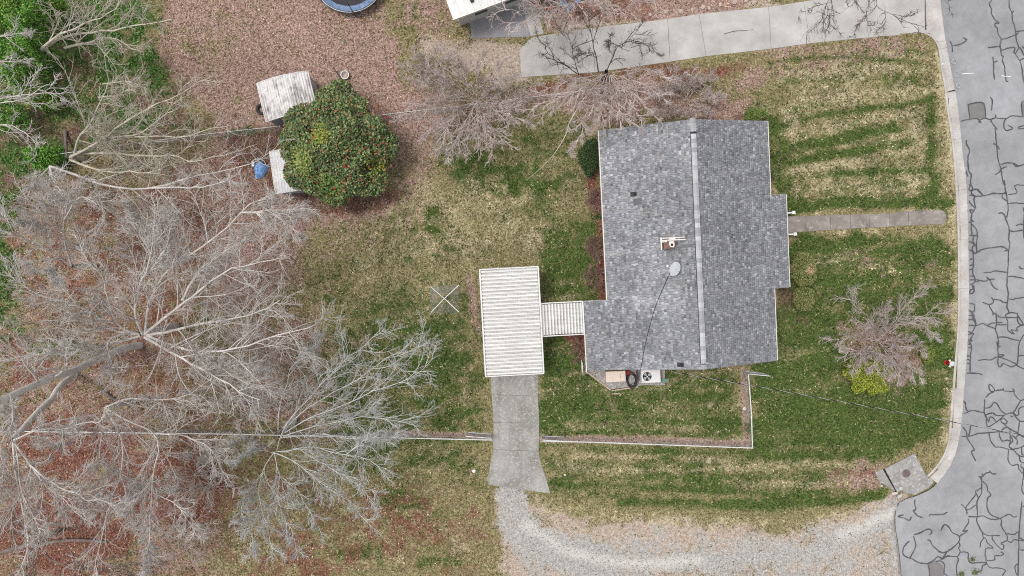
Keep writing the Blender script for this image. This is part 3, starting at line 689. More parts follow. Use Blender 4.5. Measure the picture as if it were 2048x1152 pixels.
# front walk
slabs('front_walk', [(1545, 433), (1661, 430.5), (1700, 429), (1739, 427.8), (1778, 426), (1816, 422), [(1850, 420.5), (1880, 419.5), (1887, 422), (1892, 429)]],
      [(1545, 468), (1661, 460), (1700, 457.5), (1739, 455.5), (1778, 453.5), (1816, 451), [(1850, 449.5), (1880, 449), (1887, 447.5), (1892, 441)]], [0.045] * 7, M['walk_concrete'])
# neighbouring driveway: lengths cast across
slabs('neighbouring_driveway', [(1040, 98), [(1046, 92), (1062, 76), (1090, 70.5), (1185, 56)], (1335, 38), (1398, 28), (1537, 14), (1607, 3), (1700, -12), (1851, -36)], [(1041, 155), (1190, 145), (1340, 124), (1412, 113), (1542, 98), (1620, 87), (1760, 73), (1852, 67)], [0.035, 0.035, 0.035, 0.035, 0.035, 0.03, 0.01, -0.09], M['concrete'])
slabs('patio', [(930, -60), (943, 77)], [(1046, -60), (1060, 74)], [0.03, 0.03], M['patio_concrete'])
slabs('side_walk', [(1026, -60), (1041, 0), (1061, 73)], [(1052, -60), (1068, 0), (1088, 68)], [0.05, 0.05, 0.05], M['concrete'])
# ------------------------------------------------------------------ the house (local axes: u across, v along the ridge)
TH = math.radians(3.1)
HO = U(1397, 490, 4.4)
house = thing('house', (HO[0], HO[1], 0), 'long single-storey house with a grey shingled gable roof and white edges', 'house', rz=TH)
def HW(u, v, z=0.0):
    return np.array((HO[0] + u * math.cos(TH) - v * math.sin(TH), HO[1] + u * math.sin(TH) + v * math.cos(TH), z))
def hl(name, mb, mat, parent=None, smooth=False, bevel=0.0):
    o = link(name, mb.mesh(name, mat, (0, 0, 0), smooth), parent or house)
    if bevel:
        m = o.modifiers.new('bevel', 'BEVEL'); m.width = bevel; m.segments = 2; m.limit_method = 'ANGLE'
    return o
UL, UR, VT, VB, ZE, ZRG = -5.30, 5.05, 7.40, -7.42, 2.60, 4.40
sl, sr = (ZRG - ZE) / -UL, (ZRG - ZE) / UR
UX, VX, ZX = -6.75, -3.10, 2.34                     # rear addition under a flatter roof
UP0, UP, VP0, VP1, ZP = 3.72, 6.06, -2.90, 2.87, 2.46   # front porch roof
UXS = -3.80
zl = lambda u: ZRG + u * sl
zr = lambda u: ZRG - u * sr
zx = lambda u: zl(UXS) + (u - UXS) * (zl(UXS) - ZX) / (UXS - UX) + 0.006
zp = lambda u: zr(UP0) - (u - UP0) * (zr(UP0) - ZP) / (UP - UP0) + 0.006
def slope_box(mb, u0, u1, v0, v1, zf, t=0.14, dz=-0.02):
    P = [(u0, v0), (u1, v0), (u1, v1), (u0, v1)]
    z = [zf(u) + dz for u, v in P]
    mb.prism(P, [q - t for q in z], z)
deck = MB()
slope_box(deck, UL, UXS, VX, VT, zl); slope_box(deck, UXS, 0, VB, VT, zl); slope_box(deck, UX, UXS - 0.002, VB, VX - 0.002, zx)
slope_box(deck, 0.002, UP0, VB, VT, zr); slope_box(deck, UP0 + 0.002, UR, VP1 + 0.002, VT, zr); slope_box(deck, UP0 + 0.002, UR, VB, VP0 - 0.002, zr); slope_box(deck, UP0 + 0.002, UP, VP0, VP1, zp)
M['deck'] = plain('roof_deck', C(96, 95, 98), 0.9, 0.1)
roof = hl('roof', deck, M['deck'])
M['shingle'] = attr_mat('asphalt_shingle', 0.95, 0.15, 0.16, 45)
def shingles(name, u_e, u_r, vr, zf, base, spread, light, wear):
    """laid courses of random-width tabs from eave u_e up to u_r; vr(u) gives the run along v"""
    sgn = 1 if u_r > u_e else -1
    slope_len = math.hypot(u_r - u_e, zf(u_r) - zf(u_e)); cosp = abs(u_r - u_e) / slope_len
    n = max(1, int(round(slope_len / 0.145))); du = (u_r - u_e) / n
    V, F, Cc = [], [], []
    for i in range(n):
        ua, ub = u_e + du * i, u_e + du * (i + 1) + du * 0.18
        if sgn * (ub - u_r) > 0: ub = u_r
        v0, v1 = vr((ua + ub) / 2)
        v = v0
        dark_run = 0.0
        while v < v1 - 0.02:
            w = min(RNG.choice([0.11, 0.14, 0.17, 0.21, 0.28], p=[.2, .28, .27, .17, .08]) * RNG.uniform(0.9, 1.1), v1 - v)
            t = RNG.choice([0.007, 0.017])
            a, b = v + 0.004, v + w - 0.004
            k = len(V)
            V += [(ua, a, zf(ua) + t), (ua, b, zf(ua) + t), (ub, b, zf(ub) + 0.002), (ub, a, zf(ub) + 0.002), (ua, a, zf(ua) - 0.012), (ua, b, zf(ua) - 0.012), (ub, b, zf(ub) - 0.012), (ub, a, zf(ub) - 0.012)]
            q = [(0, 1, 2, 3), (0, 4, 5, 1), (1, 5, 6, 2), (3, 7, 4, 0)]
            if sgn > 0: q = [x[::-1] for x in q]
            F += [tuple(k + j for j in x) for x in q]
            wr = wear(ua, v)
            g = base + RNG.normal(0, spread) + wr + (light if RNG.random() < 0.15 else 0) + (-14 if t > 0.01 and RNG.random() < 0.4 else 0)
            tint = RNG.normal(0, 1.5)
            Cc += [lin((np.clip(g + tint, 40, 225), np.clip(g + 0.3, 40, 225), np.clip(g + 3.5 - tint, 40, 230))) * ALB] * 8
            v += w
    return setp(link(name, np_mesh(name, np.array(V), np.array(F), M['shingle'], np.array(Cc)), roof), kind='stuff')
wl_ = lambda u, v: float((fbm(np.array(u * 30 + 40), np.array(v * 30), 60, 3) - 0.46) * 46 + (fbm(np.array(u * 9), np.array(v * 30), 12, 2) - 0.5) * 22)
wr_ = lambda u, v: float((fbm(np.array(u * 30 + 900), np.array(v * 30), 50, 2) - 0.5) * 18)
shingles('shingles', UL - 0.03, -0.17, lambda u: (VB - 0.03 if u > UXS else VX, VT + 0.03), zl, 149, 10, 24, wl_)
shingles('shingles', UX - 0.03, UXS, lambda u: (VB - 0.03, VX + 0.02), zx, 144, 11, 26, wr_)
shingles('shingles', UR + 0.03, 0.17, lambda u: (VB - 0.03, VT + 0.03) if u < UP0 else (VP1, VT + 0.03), zr, 152, 10, 28, wr_)
shingles('shingles', UR + 0.03, UP0, lambda u: (VB - 0.03, VP0), zr, 152, 10, 28, wr_)
shingles('shingles', UP + 0.03, UP0, lambda u: (VP0 - 0.02, VP1 + 0.02), zp, 152, 11, 30, wr_)
# raised ridge vent with cap shingles
vent = MB()
for s, a in ((1, sr), (-1, -sl)):
    vent.prism([(0.0, VB + 0.35), (s * 0.195, VB + 0.35), (s * 0.195, VT - 0.7), (0.0, VT - 0.7)], [ZRG - 0.1] * 4, [ZRG + 0.032, ZRG + 0.032 - 0.195 * abs(a), ZRG + 0.032 - 0.195 * abs(a), ZRG + 0.032])
hl('ridge_vent', vent, M['black'], roof)
M['cap'] = []
for i, g in enumerate((164, 178, 190, 198)):
    M['cap'].append(mottled('cap_shingle_%d' % i, C(g - 8, g - 8, g - 5), C(g + 8, g + 8, g + 11), 2, None, 45, 0.95, 0.15, amt=0.2))
cap = MB()
for s, a in ((1, sr), (-1, sl)):
    cap.add([(0, 0, 0.052), (s * 0.165, 0, 0.052 - 0.165 * abs(a)), (s * 0.165, 0.29, 0.04 - 0.165 * abs(a)), (0, 0.29, 0.04), (0, 0, 0.034), (s * 0.165, 0, 0.034 - 0.165 * abs(a)), (s * 0.165, 0.29, 0.03 - 0.165 * abs(a)), (0, 0.29, 0.03)],
            [q if s > 0 else q[::-1] for q in ((0, 1, 2, 3), (0, 4, 5, 1), (1, 5, 6, 2), (2, 6, 7, 3), (7, 6, 5, 4))])
caps = [cap.mesh('ridge_cap', m) for m in M['cap']]
v = VB + 0.34
while v < VT - 0.95:
    link('ridge_cap', caps[RNG.integers(0, 4)], roof, (0, v, ZRG + 0.012 * RNG.random())); v += 0.262
for v0, v1 in ((VT - 0.7, VT + 0.02), (VB - 0.02, VB + 0.34)):      # plain ridge at the two ends
    v = v0
    while v < v1 - 0.1:
        link('ridge_cap', caps[RNG.integers(0, 2)], roof, (0, v, ZRG - 0.03)); v += 0.262
# white edges: gutters on the eaves, rake boards on the gables
for (u, v0, v1, z) in ((UL, VX + 0.02, VT, ZE), (UX, VB, VX, ZX), (UR, VP1 + 0.02, VT, ZE), (UR, VB, VP0 - 0.02, ZE), (UP, VP0, VP1, ZP)):
    s = -1 if u < 0 else 1
    g = MB(); g.box((min(u + s * 0.002, u + s * 0.085), v0, z - 0.17), (max(u + s * 0.002, u + s * 0.085), v1, z - 0.02))
    hl('gutter', g, M['trim'])
for v, s in ((VT, 1), (VB, -1)):
    for (ua, ub, zf) in ((UL if s > 0 else UXS, 0, zl), (0, UR, zr)):
        b = MB(); b.prism([(ua, v + s * 0.001), (ub, v + s * 0.001), (ub, v + s * 0.026), (ua, v + s * 0.026)], [zf(q) - 0.22 for q in (ua, ub, ub, ua)], [zf(q) - 0.03 for q in (ua, ub, ub, ua)])
        hl('rake_board', b, M['trim'])
b = MB(); b.prism([(UX, VB - 0.001), (UXS, VB - 0.001), (UXS, VB - 0.026), (UX, VB - 0.026)], [zx(q) - 0.22 for q in (UX, UXS, UXS, UX)], [zx(q) - 0.03 for q in (UX, UXS, UXS, UX)])
hl('rake_board', b, M['trim'])
for u0, u1, v, s, zf in ((UX, UL, VX, 1, zx), (UR, UP, VP1, 1, zp), (UR, UP, VP0, -1, zp)):
    b = MB(); b.prism([(u0, v + s * .001), (u1, v + s * .001), (u1, v + s * .024), (u0, v + s * .024)], [zf(q) - 0.2 for q in (u0, u1, u1, u0)], [zf(q) - 0.03 for q in (u0, u1, u1, u0)])
    hl('rake_board', b, M['trim'])
# walls
wall = MB()
a, bb = UL + 0.45, UR - 0.45
for v in (VT - 0.3, VB + 0.3):
    s = -1 if v > 0 else 1
    q = [(a, 0), (bb, 0), (bb, zr(bb) - 0.2), (0, ZRG - 0.2), (a, zl(a) - 0.2)]
    V = [(x, v, z) for x, z in q] + [(x, v + s * 0.12, z) for x, z in q]
    n = 5; F = [tuple(range(n)), tuple(range(2 * n - 1, n - 1, -1))] + [(i, n + i, n + (i + 1) % n, (i + 1) % n) for i in range(n)]
    wall.add(V, F)
wall.box((a, VB + 0.43, 0), (a + 0.12, VT - 0.43, zl(a) - 0.2)); wall.box((bb - 0.12, VB + 0.43, 0), (bb, VT - 0.43, zr(bb) - 0.2))
wall.box((UX + 0.35, VB + 0.3, 0), (UX + 0.47, VX - 0.3, zx(UX + .35) - 0.2)); wall.box((UX + 0.48, VX - 0.42, 0), (a - 0.003, VX - 0.3, zx(UX + .5) - 0.2)); wall.box((UX + 0.48, VB + 0.3, 0), (a - 0.003, VB + 0.42, zx(UX + .5) - 0.2))
hl('wall', wall, M['brick'])
def window(u, v, along, w=1.1, z0=0.95, z1=2.1, out=1):
    f, p_ = MB(), MB()
    def bx(m, s0, s1, za, zb, d0, d1):
        if along == 'v': m.box((min(u + out * d0, u + out * d1), v + s0, za), (max(u + out * d0, u + out * d1), v + s1, zb))
        else: m.box((u + s0, min(v + out * d0, v + out * d1), za), (u + s1, max(v + out * d0, v + out * d1), zb))
    bx(f, -w / 2, -w / 2 + .07, z0, z1, .0, .05); bx(f, w / 2 - .07, w / 2, z0, z1, .0, .05); bx(f, -w / 2 + .07, w / 2 - .07, z0, z0 + .07, 0, .05); bx(f, -w / 2 + .07, w / 2 - .07, z1 - .07, z1, 0, .05); bx(f, -w / 2 + .07, w / 2 - .07, (z0 + z1) / 2 - .025, (z0 + z1) / 2 + .025, 0, .045)
    fo = hl('window', f, M['trim']); bx(p_, -w / 2 + .07, w / 2 - .07, z0 + .07, z1 - .07, 0.003, .02); hl('pane', p_, M['glass'], fo)
for v in (5.6, 4.0, -4.3, -6.0): window(bb, v, 'v', out=1)
for v in (5.8, 3.6, 1.0, -1.6): window(a, v, 'v', out=-1)
window(-2.5, VT - .3, 'u', out=1); window(2.5, VT - .3, 'u', out=1); window(2.6, VB + .3, 'u', out=-1)
d = MB(); d.box((bb + .002, -0.45, 0.3), (bb + .05, 0.5, 2.35)); do = hl('door', d, M['white_paint'])
h = MB(); h.box((bb + .052, 0.36, 1.25), (bb + .1, 0.4, 1.35)); hl('door_handle', h, M['galv'], do)
ps = MB(); ps.box((bb + .004, VP0 + .2, 0), (UP - 0.25, VP1 - .2, 0.3)); hl('porch_floor', ps, M['walk_concrete'])
for v in (VP0 + 0.35, -0.1 + 1.2, VP1 - 0.35):
    pc = MB(); pc.box((UP - 0.5, v - .06, 0.3), (UP - 0.38, v + .06, zp(UP - .5) - .18)); hl('porch_post', pc, M['white_paint'])
st = MB(); st.box((UP - 0.248, 0.62, 0.0), (UP + 0.05, 1.78, 0.17)); hl('step', st, M['walk_concrete'])
# white stair rails either side of the front walk
for py, which in ((425, 'white handrail and post at the upper edge of the front walk'), (468, 'white handrail and post at the lower edge of the front walk')):
    e = U(1587 if py < 450 else 1590, py, 0.95)
    t = thing('stair_rail', (e[0], e[1], 0), which, 'railing', 'handrails at the front steps', rz=TH)
    for nm, b_ in (('post', ((-.06, -.06, -.02), (.06, .06, 0.95))), ('post_cap', ((-.1, -.1, 0.952), (.1, .1, 1.0))), ('handrail', ((-.85, -.045, 0.86), (-.062, .045, 0.93))), ('bottom_rail', ((-.85, -.03, 0.3), (-.062, .03, 0.36)))):
        mb = MB(); mb.box(*b_); link(nm, mb.mesh(nm, M['white_paint']), t)
    for k in range(5):
        mb = MB(); mb.box((-.76 + k * .15, -.015, .362), (-.73 + k * .15, .015, .858)); link('baluster', mb.mesh('baluster', M['white_paint']), t)
# roof fittings
def vent_pipe(px, py, r=0.05, h=0.28, base=0.14):
    z = 3.4
    for _ in range(6):
        w = U(px, py, z + 0.1); dx, dy = w[0] - HO[0], w[1] - HO[1]
        u = dx * math.cos(TH) + dy * math.sin(TH); v = -dx * math.sin(TH) + dy * math.cos(TH); z = zl(u)
    fl = MB(); fl.prism([(u - base * 1.6, v - base), (u + base, v - base), (u + base, v + base), (u - base * 1.6, v + base)], [zl(q) - .01 for q in (u - base * 1.6, u + base, u + base, u - base * 1.6)], [zl(q) + .026 for q in (u - base * 1.6, u + base, u + base, u - base * 1.6)])
    f = hl('vent_flashing', fl, M['dark'])
    pp = MB(); pp.lathe([(r, -.05), (r, h), (r * .7, h), (r * .7, h - .1), (0.001, h - .1)], (u, v, z), 14); hl('vent_pipe', pp, M['dark'], f)
vent_pipe(1269, 388); vent_pipe(1363, 730)
w = U(1277, 402, 3.5); u, v = (w[0] - HO[0]) * math.cos(TH) + (w[1] - HO[1]) * math.sin(TH), -(w[0] - HO[0]) * math.sin(TH) + (w[1] - HO[1]) * math.cos(TH)
bv = MB(); P = [(u - .24, v - .17), (u + .2, v - .17), (u + .2, v + .17), (u - .24, v + .17)]
bv.prism(P, [zl(q[0]) - .01 for q in P], [zl(u) + .06 + .02, zl(u + .2) + .04, zl(u + .2) + .04, zl(u) + .06 + .02])
hl('roof_vent', bv, mottled('vent_grey', C(96, 95, 98), C(112, 111, 114), 3, None, 20, .7, .3))
# chimney with flue, and the old aerial on it
w = U(1339, 489, 4.6); cu, cv = (w[0] - HO[0]) * math.cos(TH) + (w[1] - HO[1]) * math.sin(TH), -(w[0] - HO[0]) * math.sin(TH) + (w[1] - HO[1]) * math.cos(TH)
ch = MB(); ch.box((cu - .36, cv - .24, zl(cu) - .2), (cu + .30, cv + .2, 4.75)); cho = hl('chimney', ch, M['brick'])
cc = MB(); cc.prism([(cu + .02, cv - .16), (cu + .2, cv - .18), (cu + .26, cv), (cu + .2, cv + .18), (cu - .06, cv + .18), (cu - .08, cv - .0)], 4.752, 4.81); hl('chimney_crown', cc, M['trim'], cho)
fl = MB(); fl.lathe([(.075, 0), (.075, .06), (.06, .06), (.06, .02), (.001, .02)], (cu + .09, cv - .02, 4.812), 14); hl('flue', fl, M['black'], cho)
ae = thing('aerial', HW(cu, cv + .2, 4.81), 'white flat bar aerial lying across the rusty brick chimney on the roof', 'aerial', rz=TH)
for nm, b_ in (('boom', ((-.5, .02, .0), (.9, .08, .04))), ('element', ((-.5, .16, .0), (.86, .21, .03))), ('cross_bar', ((-.58, -.5, .0), (-.502, .24, .05))), ('bracket', ((-.08, .082, .0), (.3, .158, .06))), ('element', ((-.5, -.06, .002), (-.2, -.0, .03)))):
    mb = MB(); mb.box(*b_); link(nm, mb.mesh(nm, M['trim']), ae)
# satellite dish
dz = zl(-1.6)
db = U(1333.5, 533, dz + .1)
dish = thing('satellite_dish', (db[0], db[1], dz), 'pale grey oval satellite dish standing on the left roof slope', 'satellite dish', rz=TH)
D = MB(); n = 28; V, F = [], []
rings = [(0.02, .0), (.14, .006), (.26, .02), (.36, .045), (.40, .055), (.40, .045), (.3, .012), (.15, -.006), (.02, -.012)]
for r, zz in rings:
    for k in range(n): q = 2 * math.pi * k / n; V.append((r * math.cos(q) * .92, r * math.sin(q) * 1.05, zz))
for i in range(len(rings) - 1):
    for k in range(n): F.append((i * n + k, i * n + (k + 1) % n, (i + 1) * n + (k + 1) % n, (i + 1) * n + k))
F.append(tuple(range(n))); F.append(tuple(range((len(rings)) * n - 1, (len(rings) - 1) * n - 1, -1)))
D.add(V, F)
M['dish'] = mottled('dish_grey', C(190, 196, 198), C(204, 210, 212), 1.5, None, 10, .5, .4, amt=.06)
ro = link('reflector', D.mesh('reflector', M['dish'], smooth=True), dish, (.44, -.18, .42)); ro.rotation_euler = (math.radians(-8), math.radians(-52), math.radians(-14))
rim = MB(); rim.tube([(.4 * .92 * math.cos(t), .42 * math.sin(t), .056) for t in np.linspace(0, 2 * math.pi, 33)], .012, 6, False)
link('rim', rim.mesh('rim', M['white_paint']), ro)
mb = MB(); mb.tube([(.32, -.16, -.02), (.36, -.17, .2), (.4, -.18, .38)], .025, 8); link('mast', mb.mesh('mast', M['galv']), dish)
mb = MB(); mb.tube([(.4, -.2, .28), (.18, -.1, .32), (-.02, 0, .42)], .018, 6); link('feed_arm', mb.mesh('feed_arm', M['white_paint']), dish)
mb = MB(); mb.lathe([(.03, -.08), (.07, -.06), (.07, .08), (.04, .1)], (-.05, .03, .46), 12); link('feed_horn', mb.mesh('feed_horn', M['white_paint']), dish)
mb = MB(); mb.box((.2, -.3, -.06), (.46, -.04, .02)); link('foot_plate', mb.mesh('foot_plate', M['galv']), dish)
# cable run from the dish down the slope, and an old pale wire to the eave
def roof_line(pts, r, name, mat, label, cat):
    P = []
    for q in resample(pts, 24):
        z = 3.4
        for _ in range(5):
            w = U(q[0], q[1], z); u = (w[0] - HO[0]) * math.cos(TH) + (w[1] - HO[1]) * math.sin(TH); v = -(w[0] - HO[0]) * math.sin(TH) + (w[1] - HO[1]) * math.cos(TH)
            z = (zx(u) if (u < UXS and v < VX) else zl(u)) + .03
        P.append(w)
    mb = MB(); mb.tube(P, r, 5)
    o = thing(name, (P[0][0], P[0][1], P[0][2]), label, cat); mb.build('cable_run', mat, o); return o
roof_line([(1340, 546), (1328, 572), (1312, 610), (1300, 650), (1289, 695), (1284, 725), (1281, 740)], .017, 'dish_cable', M['cable'], 'black cable running from the satellite dish down the roof to the air conditioner', 'cable')
M['pale'] = plain('pale_wire', C(196, 192, 188), .8, .2)
roof_line([(1322, 493), (1280, 503), (1240, 509), (1216, 512)], .011, 'ground_wire', M['pale'], 'thin pale wire lying on the shingles from the chimney to the left eave', 'wire')

# ------------------------------------------------------------------ carport and covered walk (share the house axes)
def pan_mesh(L, w, along):
    """one roof pan: flat sheet with a raised rolled rib on either edge"""
    prof = [(-w / 2, .0), (-w * .40, .0), (-w * .34, .12), (-w * .26, .135), (w * .16, .135), (w * .24, .12), (w * .30, .004), (w * .42, .0), (w / 2 - .003, .0)]
    V, F = [], []
    for s in (-L / 2, L / 2):
        for q, z in prof: V.append((s, q, z) if along == 'u' else (q, s, z))
    for s in (-L / 2, L / 2):
        for q, z in prof: V.append((s, q, z - .012) if along == 'u' else (q, s, z - .012))
    n = len(prof)
    for i in range(n - 1):
        F += [(i, i + 1, n + i + 1, n + i), (2 * n + i, 3 * n + i, 3 * n + i + 1, 2 * n + i + 1), (i, 2 * n + i, 2 * n + i + 1, i + 1), (n + i, n + i + 1, 3 * n + i + 1, 3 * n + i)]
    F += [(0, n, 3 * n, 2 * n), (n - 1, 3 * n - 1, 4 * n - 1, 2 * n - 1)]
    if along == 'u': F = [f[::-1] for f in F]
    me = bpy.data.meshes.new('roof_panel'); me.from_pydata(V, [], F); me.materials.append(M['pan']); me.update()
    return me
pm, nt, bs = new_mat('weathered_white_metal', .5, .4)
oi = nt.nodes.new('ShaderNodeObjectInfo')
p_ = pos(nt)
mp = nt.nodes.new('ShaderNodeMapping'); mp.inputs['Scale'].default_value = (.5, 6, 1); mp.inputs['Rotation'].default_value = (0, 0, -TH); nt.links.new(p_, mp.inputs[0])
n1 = tnoise(nt, mp.outputs[0], 1.6, 4, .6); n2 = tnoise(nt, p_, 9, 3, .7)
cc_ = ramp(nt, n1, [(.3, C(206, 202, 197)), (.6, C(234, 232, 228))])
cc_ = mixc(nt, ramp(nt, n2, [(.58, (0, 0, 0, 1)), (.75, (.55, .55, .55, 1))]), cc_, C(186, 180, 172))
cc_ = mixc(nt, 1.0, cc_, ramp(nt, oi.outputs['Random'], [(0, (.9, .9, .9, 1)), (1, (1.04, 1.04, 1.03, 1))]), 'MULTIPLY')
nt.links.new(cc_, bs.inputs['Base Color']); M['pan'] = pm
def flat_cover(name, u0, u1, v0, v1, z, n, along, label, posts, zdrop=0.0):
    c = HW((u0 + u1) / 2, (v0 + v1) / 2)
    t = thing(name, (c[0], c[1], 0), label, 'carport' if name == 'carport' else 'canopy', rz=TH)
    W, Dp = u1 - u0, v1 - v0
    step = (Dp if along == 'u' else W) / n
    me = pan_mesh((W if along == 'u' else Dp) - .1, step * .985, along)
    for i in range(n):
        o = link('roof_panel', me, t, (0, -Dp / 2 + step * (i + .5), z) if along == 'u' else (-W / 2 + step * (i + .5), 0, z))
        o.location.z += random.uniform(-.003, .003)
    for b_ in (((-W / 2 - .04, -Dp / 2 - .06, z - .14), (W / 2 + .04, -Dp / 2 - .002, z + .15)), ((-W / 2 - .04, Dp / 2 + .002, z - .14), (W / 2 + .04, Dp / 2 + .06, z + .15)),
               ((-W / 2 - .06, -Dp / 2, z - .14), (-W / 2 + .03, Dp / 2, z + .152)), ((W / 2 - .03, -Dp / 2, z - .14), (W / 2 + .06, Dp / 2, z + .152))):
        mb = MB(); mb.box(*b_); link('edge_beam', mb.mesh('edge_beam', M['white_metal']), t)
    for (x, y) in posts:
        mb = MB(); mb.box((x - .045, y - .045, -.02), (x + .045, y + .045, z - .141)); link('post', mb.mesh('post', M['white_metal']), t)
    for y in (-Dp / 2 + .5, 0, Dp / 2 - .5):
        mb = MB()
        mb.box((-W / 2 + .06, y - .04, z - .13), (W / 2 - .06, y + .04, z - .02)); link('cross_beam', mb.mesh('cross_beam', M['white_metal']), t)
    return t
flat_cover('carport', -13.13, -9.53, -7.42, -.80, 2.5, 29, 'u', 'white corrugated metal carport over the end of the concrete driveway', [(x, y) for x in (-1.7, 1.7) for y in (-3.1, 0, 3.1)])
flat_cover('covered_walk', -9.42, -6.86, -5.12, -3.12, 2.28, 13, 'v', 'small white ribbed metal canopy joining the carport to the house', [(x, y) for x in (-1.1, 1.1) for y in (-.85, .85)])
# ------------------------------------------------------------------ fences
def chain_fence(label, pts, h=1.2, post_every=2.7, base=None, skip_first=False, posts=None, group=None, mesh_pitch=.16, rail=.035):
    """pts: photo positions of the fence foot"""
    W = [U(x, y) for x, y in pts]
    t = thing('chain_link_fence', W[0], label, 'fence', group)
    for a, b in zip(W[:-1], W[1:]):
        L = np.linalg.norm(b - a); n = max(1, int(round(L / post_every))); d = (b - a) / L
        for i in range(n + 1):
            if i == 0 and a is not W[0]: continue
            p = a + d * L * i / n
            mb = MB(); mb.tube([p + (0, 0, -.05), p + (0, 0, h + .03)], .032 if i in (0, n) else .026, 8); po = mb.build('post', M['galv'], t)
            mb = MB(); mb.lathe([(.042, 0), (.042, .02), (.02, .05), (.001, .055)], (p[0], p[1], h + .03), 10); mb.build('post_cap', M['galv'], po)
        mb = MB(); mb.tube([a + (0, 0, h), b + (0, 0, h)], rail, 8); mb.build('top_rail', M['rail'], t)
        # woven wire: two families of diagonals
        V, F = [], []
        nrm = np.array((-d[1], d[0], 0))
        k = 0
        for s in (1, -1):
            for x in np.arange(-h if s > 0 else 0, L if s > 0 else L + h, mesh_pitch):
                x0, z0, x1, z1 = x, 0.03, x + s * (h - .05), h - .02
                lo, hi = min(x0, x1), max(x0, x1)
                if hi < 0 or lo > L: continue
                def cl(xx): return (np.clip(xx, 0, L), z0 + (np.clip(xx, 0, L) - x0) / (x1 - x0) * (z1 - z0))
                (xa, za), (xb, zb) = cl(x0), cl(x1)
                for (dx, dn) in ((.0022, 0), (0, .0022)):
                    A_, B_ = a + d * xa + (0, 0, za), a + d * xb + (0, 0, zb)
                    off = d * dx + nrm * dn
                    V += [A_ - off, A_ + off, B_ + off, B_ - off]; F.append((k, k + 1, k + 2, k + 3)); k += 4
        if V:
            V = np.array(V) - np.array(t.location)
            setp(link('wire_mesh', np_mesh('wire_mesh', V, np.array(F), M['wire']), t), kind='stuff')
    return t
M['rail'] = plain('pale_steel_rail', C(226, 226, 224), .5, .4)
M['wire'] = plain('fence_wire', C(160, 160, 160), .6, .4)
def at_foot(px, py, h=1.2):
    """foot of an upright whose top is seen at px, py"""
    w = U(px, py, h); return PX(w[0], w[1], 0.0)
f1 = [at_foot(-30, 862), at_foot(440, 868), at_foot(985, 880)]
chain_fence('chain link fence from the woods to the driveway, passing under the bare trees', f1)
chain_fence('chain link fence along the lawn right of the driveway, turning up to the house', [at_foot(1085, 882), at_foot(1187, 884.5), at_foot(1505, 896), at_foot(1503, 830), at_foot(1497, 749)])
chain_fence('thin chain link boundary fence passing behind the sheds into the woods', [at_foot(90, 312), at_foot(300, 282), at_foot(432, 266), at_foot(560, 252)], rail=.018)
chain_fence('thin chain link boundary fence from the flowering bush to the bare tree by the driveway', [at_foot(700, 238), at_foot(785, 227), at_foot(960, 207), at_foot(1205, 176), at_foot(1306, 176)], rail=.018)
def gate(label, a, b, h=1.15):
    A_, B_ = U(*a), U(*b)
    t = thing('gate', A_, label, 'gate', 'chain link gates')
    for z_ in (.1, h):
        mb = MB(); mb.tube([A_ + (0, 0, z_), B_ + (0, 0, z_)], .028, 8); mb.build('rail', M['rail'], t)
    for p in (A_, B_):
        mb = MB(); mb.tube([p + (0, 0, .0), p + (0, 0, h + .02)], .028, 8); mb.build('stile', M['rail'], t)
    d = B_ - A_; L = np.linalg.norm(d); d /= L; V, F = [], []; k = 0
    for s in (1, -1):
        for x in np.arange(-h if s > 0 else 0, L if s > 0 else L + h, .13):
            x1 = x + s * (h - .1); xa, xb = np.clip(x, 0, L), np.clip(x1, 0, L)
            if abs(xa - xb) < 1e-6: continue
            za, zb = .1 + abs(xa - x), .1 + abs(xb - x)
            for off in (np.array((.004 * d[0], .004 * d[1], 0)), np.array((-.004 * d[1], .004 * d[0], 0))):
                P0, P1 = A_ + d * xa + (0, 0, za), A_ + d * xb + (0, 0, zb)
                V += [P0 - off, P0 + off, P1 + off, P1 - off]; F.append((k, k + 1, k + 2, k + 3)); k += 4
    setp(link('wire_mesh', np_mesh('wire_mesh', np.array(V) - np.array(t.location), np.array(F), M['wire']), t), kind='stuff')
    return t
gate('open drive gate folded along the fence on the left of the driveway', (935, 864), (982, 867.5))
gate('open drive gate folded along the fence on the right of the driveway', (1083, 871), (1128, 873.5))
gate('garden gate standing open beside the lower right corner of the house', (1487, 742.5), (1527, 746.5))
# collar round one post foot
c = U(1488.5, 817)
t = thing('post_collar', (c[0], c[1], 0), 'small white ring at the foot of the fence post on the bare strip', 'ring')
mb = MB(); mb.lathe([(.1, -.01), (.1, .06), (.06, .06), (.06, .0)], (c[0], c[1], 0), 16); mb.build('ring', M['white_paint'], t)

# ------------------------------------------------------------------ yard equipment by the gable
def local_thing(name, px, py, label, cat, z=0.0, rz=TH, group=None):
    c = U(px, py, z); return thing(name, (c[0], c[1], 0), label, cat, group, rz=rz)
def part(t, name, mb, mat, parent=None, bevel=0.0, smooth=False):
    o = link(name, mb.mesh(name, mat, smooth=smooth), parent or t)
    if bevel:
        m = o.modifiers.new('bevel', 'BEVEL'); m.width = bevel; m.segments = 2; m.limit_method = 'ANGLE'
    return o
bed = [(1172, 735), (1178, 746), (1222, 778), (1290, 770), (1330, 770), (1330, 735)]
mb = MB(); mb.prism([U(x, y)[:2] for x, y in bed], -.05, .035)
M['pebble_bed'] = mottled('pebble_bed', C(150, 144, 140), C(192, 186, 182), 14, C(120, 114, 110), 40, .9, .2, amt=.5, bmp=.4)
pb = thing('pebble_bed', U(1230, 750), kind='structure')
mb.build('pebble_base', M['pebble_bed'], pb)
V, F, Cc = [], [], []
BX = np.array([U(x, y)[:2] for x, y in bed])
k = 0
